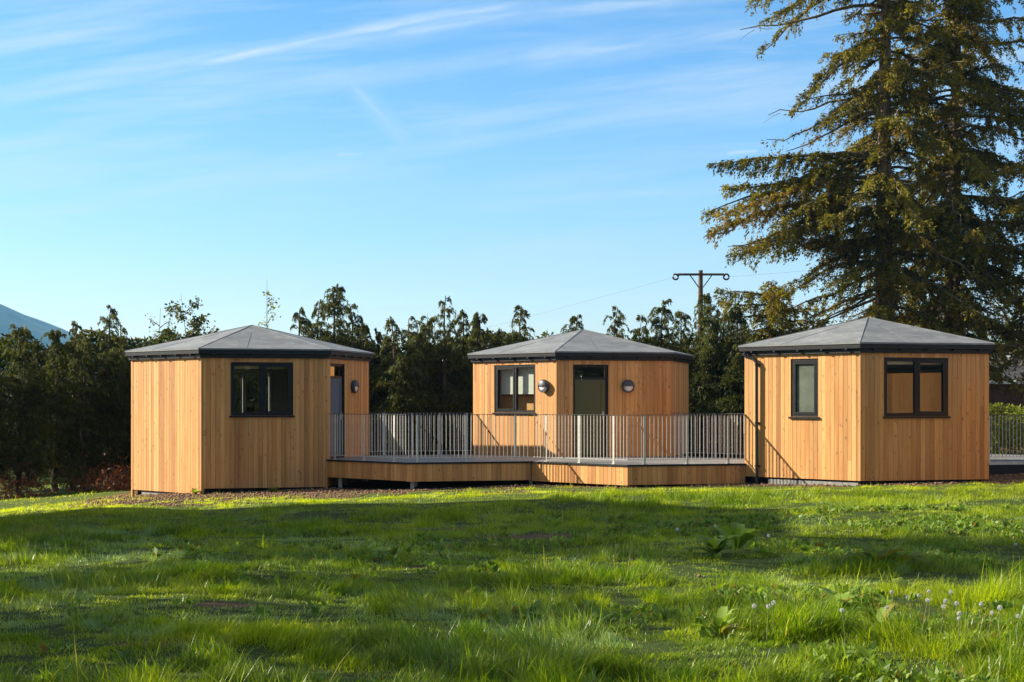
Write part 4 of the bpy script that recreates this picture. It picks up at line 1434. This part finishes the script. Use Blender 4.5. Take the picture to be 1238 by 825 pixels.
DAND = [(821, 640), (866, 636), (891, 644), (928, 648), (912, 733), (927, 733), (933, 729), (1022, 738), (1078, 716), (1070, 735), (1101, 722),
        (1115, 720), (1114, 726), (1124, 715), (1153, 716), (1144, 727), (1159, 730), (1183, 731), (1162, 742), (1160, 748), (1194, 741), (1229, 745), (1229, 658), (1208, 735), (1137, 733)]
seedm = {}
_d_lab = 'white round dandelion clock on a thin stem among the grass at lower right'
for i, (px, yp) in enumerate(DAND):
    r = np.random.default_rng(900 + i)
    h = r.uniform(.20, .29) if yp > 690 else r.uniform(.16, .2)
    X, Y = ground_point(px, yp, h)
    root = empty('dandelion', (X, Y, float(gz(X, Y)))); tag(root, _d_lab, 'dandelion', 'dandelion clocks in the grass')
    s = MB(); bx = r.normal(0, .02)
    s.tube([(0, 0, -.02), (bx * .4, 0, h * .5), (bx, 0, h)], [.0035, .003, .0025], 5); s.build('stem', M['stem'], root)
    n = int(r.uniform(45, 110))
    d = r.normal(size=(n, 3)); d /= np.linalg.norm(d, axis=1, keepdims=True)
    rad = r.uniform(.010, .0165) if yp > 690 else .017
    ctr = np.array([bx, 0, h])
    P = ctr + d * rad * .35
    v1, q1 = leaf_quads(P, d, np.full(n, rad * .68), np.full(n, .0022))
    P2 = np.repeat(ctr + d * rad * .95, 3, 0); dd = np.cross(np.repeat(d, 3, 0), r.normal(size=(n * 3, 3))) + np.repeat(d, 3, 0) * .25
    v2, q2 = leaf_quads(P2, dd, np.full(n * 3, .011), np.full(n * 3, .0026))
    me = np_mesh('seed_head', np.concatenate([v1, v2]), np.concatenate([q1, q2 + len(v1)]), None, M['seed'], np.ones((len(v1) + len(v2), 3)))
    link('seed_head', me, root)


def dock(px, yp, label, n, size, seed, tone=(.2, 1), dry=.05, wide=.235, upright=.8):
    r = np.random.default_rng(seed)
    n = int(n * .75); size *= .85; upright = max(upright, .85) * 1.1
    X, Y = ground_point(px, yp)
    root = empty('dock_plant', (X, Y, float(gz(X, Y)) - .01)); tag(root, label, 'weed', 'broad leaved weeds in the lawn')
    for i in range(n):
        a = r.uniform(0, 6.283); L = size * r.uniform(.65, 1.2); up = upright * r.uniform(.6, 1.2); W = L * wide * r.uniform(.7, 1.2)
        ca, sa = math.cos(a), math.sin(a); tw = r.uniform(-.6, .6)
        vs = []; fs = []; m = 9
        for j in range(m):
            u = j / (m - 1)
            w = W * (math.sin(math.pi * min(1, u * .93 + .05)) ** .8) * (.12 if u < .16 else 1) * .5 + .004
            out = L * (.75 * u + .25 * u * u) * (1.1 - up * .5); zz = L * up * (u - .52 * u * u)
            wav = .06 * W * math.sin(j * 2.3 + i)
            for k, f in enumerate((-1, 0, 1)):
                lx = out; ly = f * w; lz = zz + abs(f) * w * .35 + wav * f
                vs.append((ca * lx - sa * ly, sa * lx + ca * ly, lz + tw * ly * .5))
        for j in range(m - 1):
            for k in range(2): fs.append((j * 3 + k, j * 3 + k + 1, (j + 1) * 3 + k + 1, (j + 1) * 3 + k))
        lf = MB(); c = (r.uniform(*tone), dry if r.random() > .15 else min(1, dry + .5), 0)
        lf.add(vs, fs, 0, c, True); lf.build('leaf', M['dock'], root)


dock(862, 672, 'dock plant with upright dark leaves in the shade left of the dandelions', 22, .58, 61, (.05, .5), .0)
dock(889, 668, 'taller dock plant with two long pointed leaves in the shaded lawn', 12, .66, 62, (.1, .6), .0, .26, 1.0)
dock(1062, 688, 'dock plant with reddish lower leaves near the edge of the shadow', 26, .55, 63, (.1, .8), .12)
dock(1088, 684, 'smaller dock plant with broad drooping leaves right of the reddish one', 16, .5, 64, (.2, .8), .05)
dock(1012, 742, 'dock plant with two pale sunlit upright leaves among the dandelions', 9, .42, 65, (.8, 1), .0, .34, 1.1)
dock(952, 737, 'low yellow leaved weed left of the pale dock plant', 12, .32, 66, (.8, 1), .1, .4, .6)
dock(1096, 716, 'yellow leaved weed standing behind the dandelion clocks', 9, .3, 67, (.8, 1), .1, .45, .7)
dock(870, 775, 'bushy leafy weed in the sunlit foreground grass', 26, .40, 68, (.5, 1), .0, .2, 1.1)
dock(1062, 775, 'spiky bright green weed in the foreground below the dandelions', 20, .42, 69, (.6, 1), .0, .18, 1.2)
dock(236, 598, 'small bright weed against the front corner of the left cabin', 22, .26, 70, (.6, 1), .0, .4, .9)
dock(331, 595, 'small bright weed under the window of the left cabin', 20, .24, 71, (.6, 1), .0, .4, .8)

def low_weeds():
    n = 60000
    x = rng.uniform(-6, 9, n); y = rng.uniform(10, 27, n)
    p = sstep(.56, .72, vnoise(x, y, 1.3, 71) * .6 + vnoise(x, y, .35, 72) * .4) * (.25 + .75 * sstep(-1, 4, x))
    k = (rng.random(n) < p * .5) & (np.abs(x) < .335 * y + 1)
    x, y = x[k], y[k]; n = len(x)
    m = 6                                             # leaves in each little rosette
    xr = np.repeat(x, m); yr = np.repeat(y, m); sz = np.repeat(rng.uniform(.04, .115, n), m) * rng.uniform(.7, 1.2, n * m)
    a = rng.uniform(0, 6.283, n * m); up = rng.uniform(.25, 1.4, n * m)
    P = np.stack([xr, yr, gz(xr, yr) + rng.uniform(0, .05, n * m)], -1)
    v, q = leaf_quads(P, np.stack([np.cos(a), np.sin(a), up], -1), sz, sz * rng.uniform(.3, .6, n * m))
    light = np.repeat(rng.uniform(.1, 1, n), m); dry = np.where(rng.random(n * m) < .08, rng.uniform(.3, .9, n * m), 0)
    col = np.repeat(np.stack([light, dry, light * 0], -1), 4, 0)
    tag(link('low_weeds', np_mesh('low_weeds', v, q, None, M['dock'], col)), 'small broad leaved weeds and clover mixed into the grass', 'weeds', kind='stuff')


low_weeds()

# ------------------------------------------------------------------ mountain
def mountain():
    xs = np.linspace(-2600, 1200, 150); ys = np.linspace(1900, 3500, 70)
    X, Y = np.meshgrid(xs, ys)
    d = np.hypot((X + 1290) * .95, (Y - 2700) * .8)
    dd = np.hypot(X + 1300, (Y - 2700) * .75)
    z1 = np.log1p(np.exp((353 - .44 * dd) / 14)) * 14
    z1 = np.where(z1 > 250, 250 + (z1 - 250) * .5, z1)
    ridge = 100 * np.exp(-((Y - 2800) / 380) ** 2) * (1 - sstep(-420, 160, X)) + 25 * np.exp(-((Y - 2700) / 400) ** 2)
    ridge += 26 * np.exp(-((X + 260) / 130) ** 2 - ((Y - 2750) / 250) ** 2)
    Z = np.maximum(z1, ridge * .78) + (vnoise(X, Y, 260, 3) - .5) * 12 + (vnoise(X, Y, 90, 4) - .5) * 9 + (vnoise(X, Y, 40, 6) - .5) * 5
    e = np.minimum(np.minimum((X + 2600) / 300, (1200 - X) / 300), np.minimum((Y - 1900) / 250, (3500 - Y) / 250))
    Z = Z * np.clip(e, 0, 1) - 2
    ny, nx = X.shape
    i = np.arange(ny - 1)[:, None] * nx + np.arange(nx - 1)[None, :]
    q = np.stack([i, i + 1, i + nx + 1, i + nx], -1).reshape(-1, 4)
    me = np_mesh('mountain', np.stack([X, Y, Z], -1).reshape(-1, 3), q, None, M['hill'], np.ones((X.size, 3)))
    me.polygons.foreach_set('use_smooth', [True] * len(me.polygons))
    tag(link('mountain', me), kind='structure', label='far blue mountain and its foothills', cat='mountain')


mountain()

# ------------------------------------------------------------------ what stands outside the frame on the left and shades the lawn
hx, hy = -17.2, 30.6
house = empty('brick_house', (hx, hy, float(gz(hx, hy))), R(-8)); tag(house, 'two storey brick house left of the lawn, outside the frame, shading the grass', 'house')
hw, hl, he, hr = 4.0, 4.5, 8.0, 12.7
w = MB()
w.box(-hw, hw, -hl, -hl + .3, -.5, he); w.box(-hw, hw, hl - .3, hl, -.5, he); w.box(-hw, -hw + .3, -hl + .3, hl - .3, -.5, he); w.box(hw - .3, hw, -hl + .3, hl - .3, -.5, he)
w.build('wall', M['brick'], house)
rf = MB(); e = .35
k = 1.2
vs = [(-hw - e, -hl - e, he), (hw + e, -hl - e, he), (hw + e, hl + e, he), (-hw - e, hl + e, he), (0, -hl + 1.6, hr), (0, hl - 1.4, hr)]
rf.add(vs, [(0, 1, 4), (1, 2, 5, 4), (2, 3, 5), (3, 0, 4, 5), (3, 2, 1, 0)]); roof = rf.build('roof', M['slate'], house)
for i, yy in enumerate((-2.8, 0, 2.8)):
    for zz in (1.0, 4.2):
        f = MB(); x0 = hw + .002
        f.box(x0, x0 + .05, yy - .6, yy + .6, zz, zz + .08); f.box(x0, x0 + .05, yy - .6, yy + .6, zz + 1.52, zz + 1.6)
        f.box(x0, x0 + .05, yy - .6, yy - .52, zz + .08, zz + 1.52); f.box(x0, x0 + .05, yy + .52, yy + .6, zz + .08, zz + 1.52); f.box(x0, x0 + .05, yy - .03, yy + .03, zz + .08, zz + 1.52)
        fo = f.build('window', M['white_paint'], house)
        g_ = MB(); g_.box(x0 + .003, x0 + .02, yy - .52, yy + .52, zz + .08, zz + 1.52); g_.build('pane', M['frame'], fo)


def shade_tree(base, H, cr, label, seed, n=9000):
    r = np.random.default_rng(seed)
    root = empty('shade_tree', (base[0], base[1], float(gz(base[0], base[1])))); tag(root, label, 'tree', 'trees left of the lawn')
    t = MB(); t.tube([(0, 0, -.3), (.1, 0, H * .3), (0, .1, H * .6), (.1, 0, H * .95)], [.24, .19, .12, .02], 10); t.build('trunk', M['bark'], root)
    cl = []
    for i in range(46):
        d = r.normal(size=3); d /= np.linalg.norm(d); rr = r.uniform(.35, 1) ** .6
        cl.append(np.array([d[0] * cr * rr, d[1] * cr * rr, H * .62 + d[2] * H * .36 * rr]))
    cl = np.array(cl)
    lb = MB()
    for c in cl[::2]: lb.tube([(0, 0, c[2] * .55), tuple(c * np.array([.5, .5, .85])), tuple(c)], [.06, .03, .008], 5, cap=False)
    lb.build('limbs', M['bark'], root)
    P = cl[r.integers(0, len(cl), n)] + r.normal(0, .42, (n, 3)) * np.array([1, 1, .75])
    ln = r.uniform(.10, .24, n); v, q = leaf_quads(P, r.normal(size=(n, 3)), ln, ln * .6)
    crown_obj('crown', root, v, q, M['broad'], r.random(n), r.random(n) * .1)


shade_tree((-13.2, 18.0), 8.8, 3.2, 'leafy tree left of the lawn, outside the frame, nearer than the house', 71, 12000)
shade_tree((-14.8, 24.6), 16.4, 2.9, 'tall leafy tree left of the lawn, outside the frame, beside the brick house', 73, 26000)
shade_tree((-11.0, 13.0), 6.6, 2.4, 'smaller leafy tree left of the lawn, outside the frame, nearest the camera', 72, 6500)
hedge_body('tall_hedge', 'tall dark hedge behind the camera, outside the frame, mirrored in the windows', -10, 75, -28, 5, 8.0, M['broad'], 60000, .75, 21, 3.5)

# ------------------------------------------------------------------ haze
hz = MB(); hz.box(-2900, 1500, -90, 3800, -4.5, 420)
m, nt, out = new_mat('haze_air')
pv = nt.nodes.new('ShaderNodeVolumePrincipled')
pv.inputs['Color'].default_value = (.22, .58, 1.0, 1); pv.inputs['Density'].default_value = .00013; pv.inputs['Anisotropy'].default_value = .2
nt.links.new(pv.outputs[0], out.inputs['Volume'])
o = hz.build('haze', m); tag(o, 'thin blue haze in the distant air', 'haze', kind='stuff')

# ------------------------------------------------------------------ sky, sun, camera
world = bpy.data.worlds.new('World'); scene.world = world; world.use_nodes = True
nt = world.node_tree
for n in list(nt.nodes): nt.nodes.remove(n)
wo = nt.nodes.new('ShaderNodeOutputWorld'); bg = nt.nodes.new('ShaderNodeBackground')
sky = nt.nodes.new('ShaderNodeTexSky'); sky.sky_type = 'NISHITA'; sky.sun_disc = False
sky.sun_elevation = R(SUN_EL); sky.sun_rotation = R(90 - SUN_AZ)
sky.altitude = 100; sky.air_density = 1.0; sky.dust_density = .35; sky.ozone_density = 2.5
tc = nt.nodes.new('ShaderNodeTexCoord')
sx = nt.nodes.new('ShaderNodeSeparateXYZ'); nt.links.new(tc.outputs['Generated'], sx.inputs[0])
ym = math_n(nt, 'MAXIMUM', math_n(nt, 'ABSOLUTE', sx.outputs[1]), .25)
ux = math_n(nt, 'DIVIDE', sx.outputs[0], ym); uz = math_n(nt, 'DIVIDE', sx.outputs[2], ym)


def streaks(th, sa, sb, det, ox, oy):
    a = math_n(nt, 'ADD', math_n(nt, 'MULTIPLY', ux, math.cos(th)), math_n(nt, 'MULTIPLY', uz, math.sin(th)))
    b = math_n(nt, 'SUBTRACT', math_n(nt, 'MULTIPLY', uz, math.cos(th)), math_n(nt, 'MULTIPLY', ux, math.sin(th)))
    c = nt.nodes.new('ShaderNodeCombineXYZ')
    nt.links.new(math_n(nt, 'ADD', math_n(nt, 'MULTIPLY', a, sa), ox), c.inputs[0]); nt.links.new(math_n(nt, 'ADD', math_n(nt, 'MULTIPLY', b, sb), oy), c.inputs[1])
    return noise(nt, c.outputs[0], 1.0, det, .58)


c1 = ramp(nt, streaks(.14, 3.4, 38, 9, 3.1, 1.2), [(.46, 0.0), (.72, .70)])
c2 = ramp(nt, streaks(.05, 5.0, 60, 6, 8.3, 4.7), [(.50, 0.0), (.74, .55)])
msk = ramp(nt, streaks(.1, 1.6, 7, 3, 1.7, 9.9), [(.33, 0.05), (.58, 1.0)])
cl = math_n(nt, 'MULTIPLY', math_n(nt, 'MAXIMUM', c1, c2), msk)


def trail(x0, z0, x1, z1, w, k, seed):
    """an old contrail between two points of the sky, frayed along its length"""
    th = math.atan2(z1 - z0, x1 - x0); ct, st = math.cos(th), math.sin(th)
    a = math_n(nt, 'ADD', math_n(nt, 'MULTIPLY', ux, ct), math_n(nt, 'MULTIPLY', uz, st))
    b = math_n(nt, 'SUBTRACT', math_n(nt, 'MULTIPLY', uz, ct), math_n(nt, 'MULTIPLY', ux, st))
    a0, a1, b0 = x0 * ct + z0 * st, x1 * ct + z1 * st, z0 * ct - x0 * st
    n = streaks(th, 14, 120, 6, seed, seed * 2.3)
    n2 = streaks(th, 5, 14, 4, seed + 5, seed)
    bb = math_n(nt, 'ADD', math_n(nt, 'SUBTRACT', b, b0), math_n(nt, 'MULTIPLY', math_n(nt, 'SUBTRACT', n2, .5), w * 2.2))
    d = math_n(nt, 'DIVIDE', math_n(nt, 'ABSOLUTE', bb), w)
    core = ramp(nt, d, [(0.0, 1.0), (.35, .55), (1.0, 0.0)])
    m = nt.nodes.new('ShaderNodeMapRange'); m.interpolation_type = 'SMOOTHSTEP'
    mid_, half = (a0 + a1) / 2, (a1 - a0) / 2
    m.inputs['From Min'].default_value = half; m.inputs['From Max'].default_value = half * .55; m.inputs['To Min'].default_value = 0; m.inputs['To Max'].default_value = 1
    nt.links.new(math_n(nt, 'ABSOLUTE', math_n(nt, 'SUBTRACT', a, mid_)), m.inputs['Value'])
    f = math_n(nt, 'MULTIPLY', math_n(nt, 'MULTIPLY', core, m.outputs[0]), ramp(nt, n, [(.28, .15), (.65, 1.0)]))
    front = math_n(nt, 'GREATER_THAN', sx.outputs[1], 0.0)
    return math_n(nt, 'MULTIPLY', math_n(nt, 'MULTIPLY', f, min(1, k * 1.35)), front)


for args in ((-.225, .205, .03, .252, .0055, .75, 1.3), (-.12, .222, .20, .262, .009, .5, 2.1), (-.02, .205, .18, .236, .012, .45, 3.7), (-.06, .118, .20, .135, .008, .32, 4.4),
             (-.115, .212, -.055, .15, .010, .26, 5.2), (-.34, .112, -.245, .12, .005, .4, 6.1), (.10, .195, .17, .20, .003, .3, 7.7), (-.112, .1525, -.09, .1535, .0022, .6, 8.2), (.13, .153, .155, .155, .0022, .7, 9.6), (-.27, .255, -.14, .275, .006, .5, 10.3), (-.34, .145, -.18, .162, .012, .25, 11.1)):
    cl = math_n(nt, 'MAXIMUM', cl, trail(*args))
hs = nt.nodes.new('ShaderNodeHueSaturation'); hs.inputs['Saturation'].default_value = 1.36; hs.inputs['Value'].default_value = 1.0
nt.links.new(mix_c(nt, 1.0, sky.outputs[0], (.95, .91, .93), 'MULTIPLY'), hs.inputs['Color'])
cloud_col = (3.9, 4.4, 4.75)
fill_veil_n = noise(nt, tc.outputs['Generated'], 2.2, 6, .6)
fill_veil = math_n(nt, 'MULTIPLY', ramp(nt, sx.outputs[2], [(.28, 0.0), (.6, .62)]), ramp(nt, fill_veil_n, [(.3, .45), (.65, 1.0)]))  # bright warm cloud veil above the view, added to lift the shade fill
fin = mix_c(nt, fill_veil, mix_c(nt, cl, hs.outputs[0], cloud_col), (4.0, 3.55, 3.0))
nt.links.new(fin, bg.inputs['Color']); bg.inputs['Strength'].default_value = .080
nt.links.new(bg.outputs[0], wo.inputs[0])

sun = bpy.data.lights.new('sun', 'SUN'); sun.energy = 5.0; sun.angle = R(.55); sun.color = (1.0, .91, .74)
so = bpy.data.objects.new('sun', sun); COL.objects.link(so)
d = Vector((math.cos(R(SUN_AZ)) * math.cos(R(SUN_EL)), math.sin(R(SUN_AZ)) * math.cos(R(SUN_EL)), math.sin(R(SUN_EL))))
so.rotation_euler = (-d).to_track_quat('-Z', 'Y').to_euler()
so.location = (-30, 20, 40)

cam = bpy.data.cameras.new('camera'); cam.sensor_width = 36.0; cam.lens = FPX / 1238 * 36.0
cam.shift_y = (484.83 - 412.5) / 1238; cam.clip_start = .1; cam.clip_end = 9000
co_ = bpy.data.objects.new('camera', cam); COL.objects.link(co_)
co_.location = (0, 0, CAM_Z); co_.rotation_euler = (R(90), 0, 0)
scene.camera = co_

scene.view_settings.view_transform = 'Standard'; scene.view_settings.look = 'None'
scene.view_settings.exposure = 1.35; scene.view_settings.gamma = 1.0
scene.cycles.max_bounces = 8; scene.cycles.transparent_max_bounces = 16; scene.cycles.volume_bounces = 0
scene.cycles.use_denoising = True
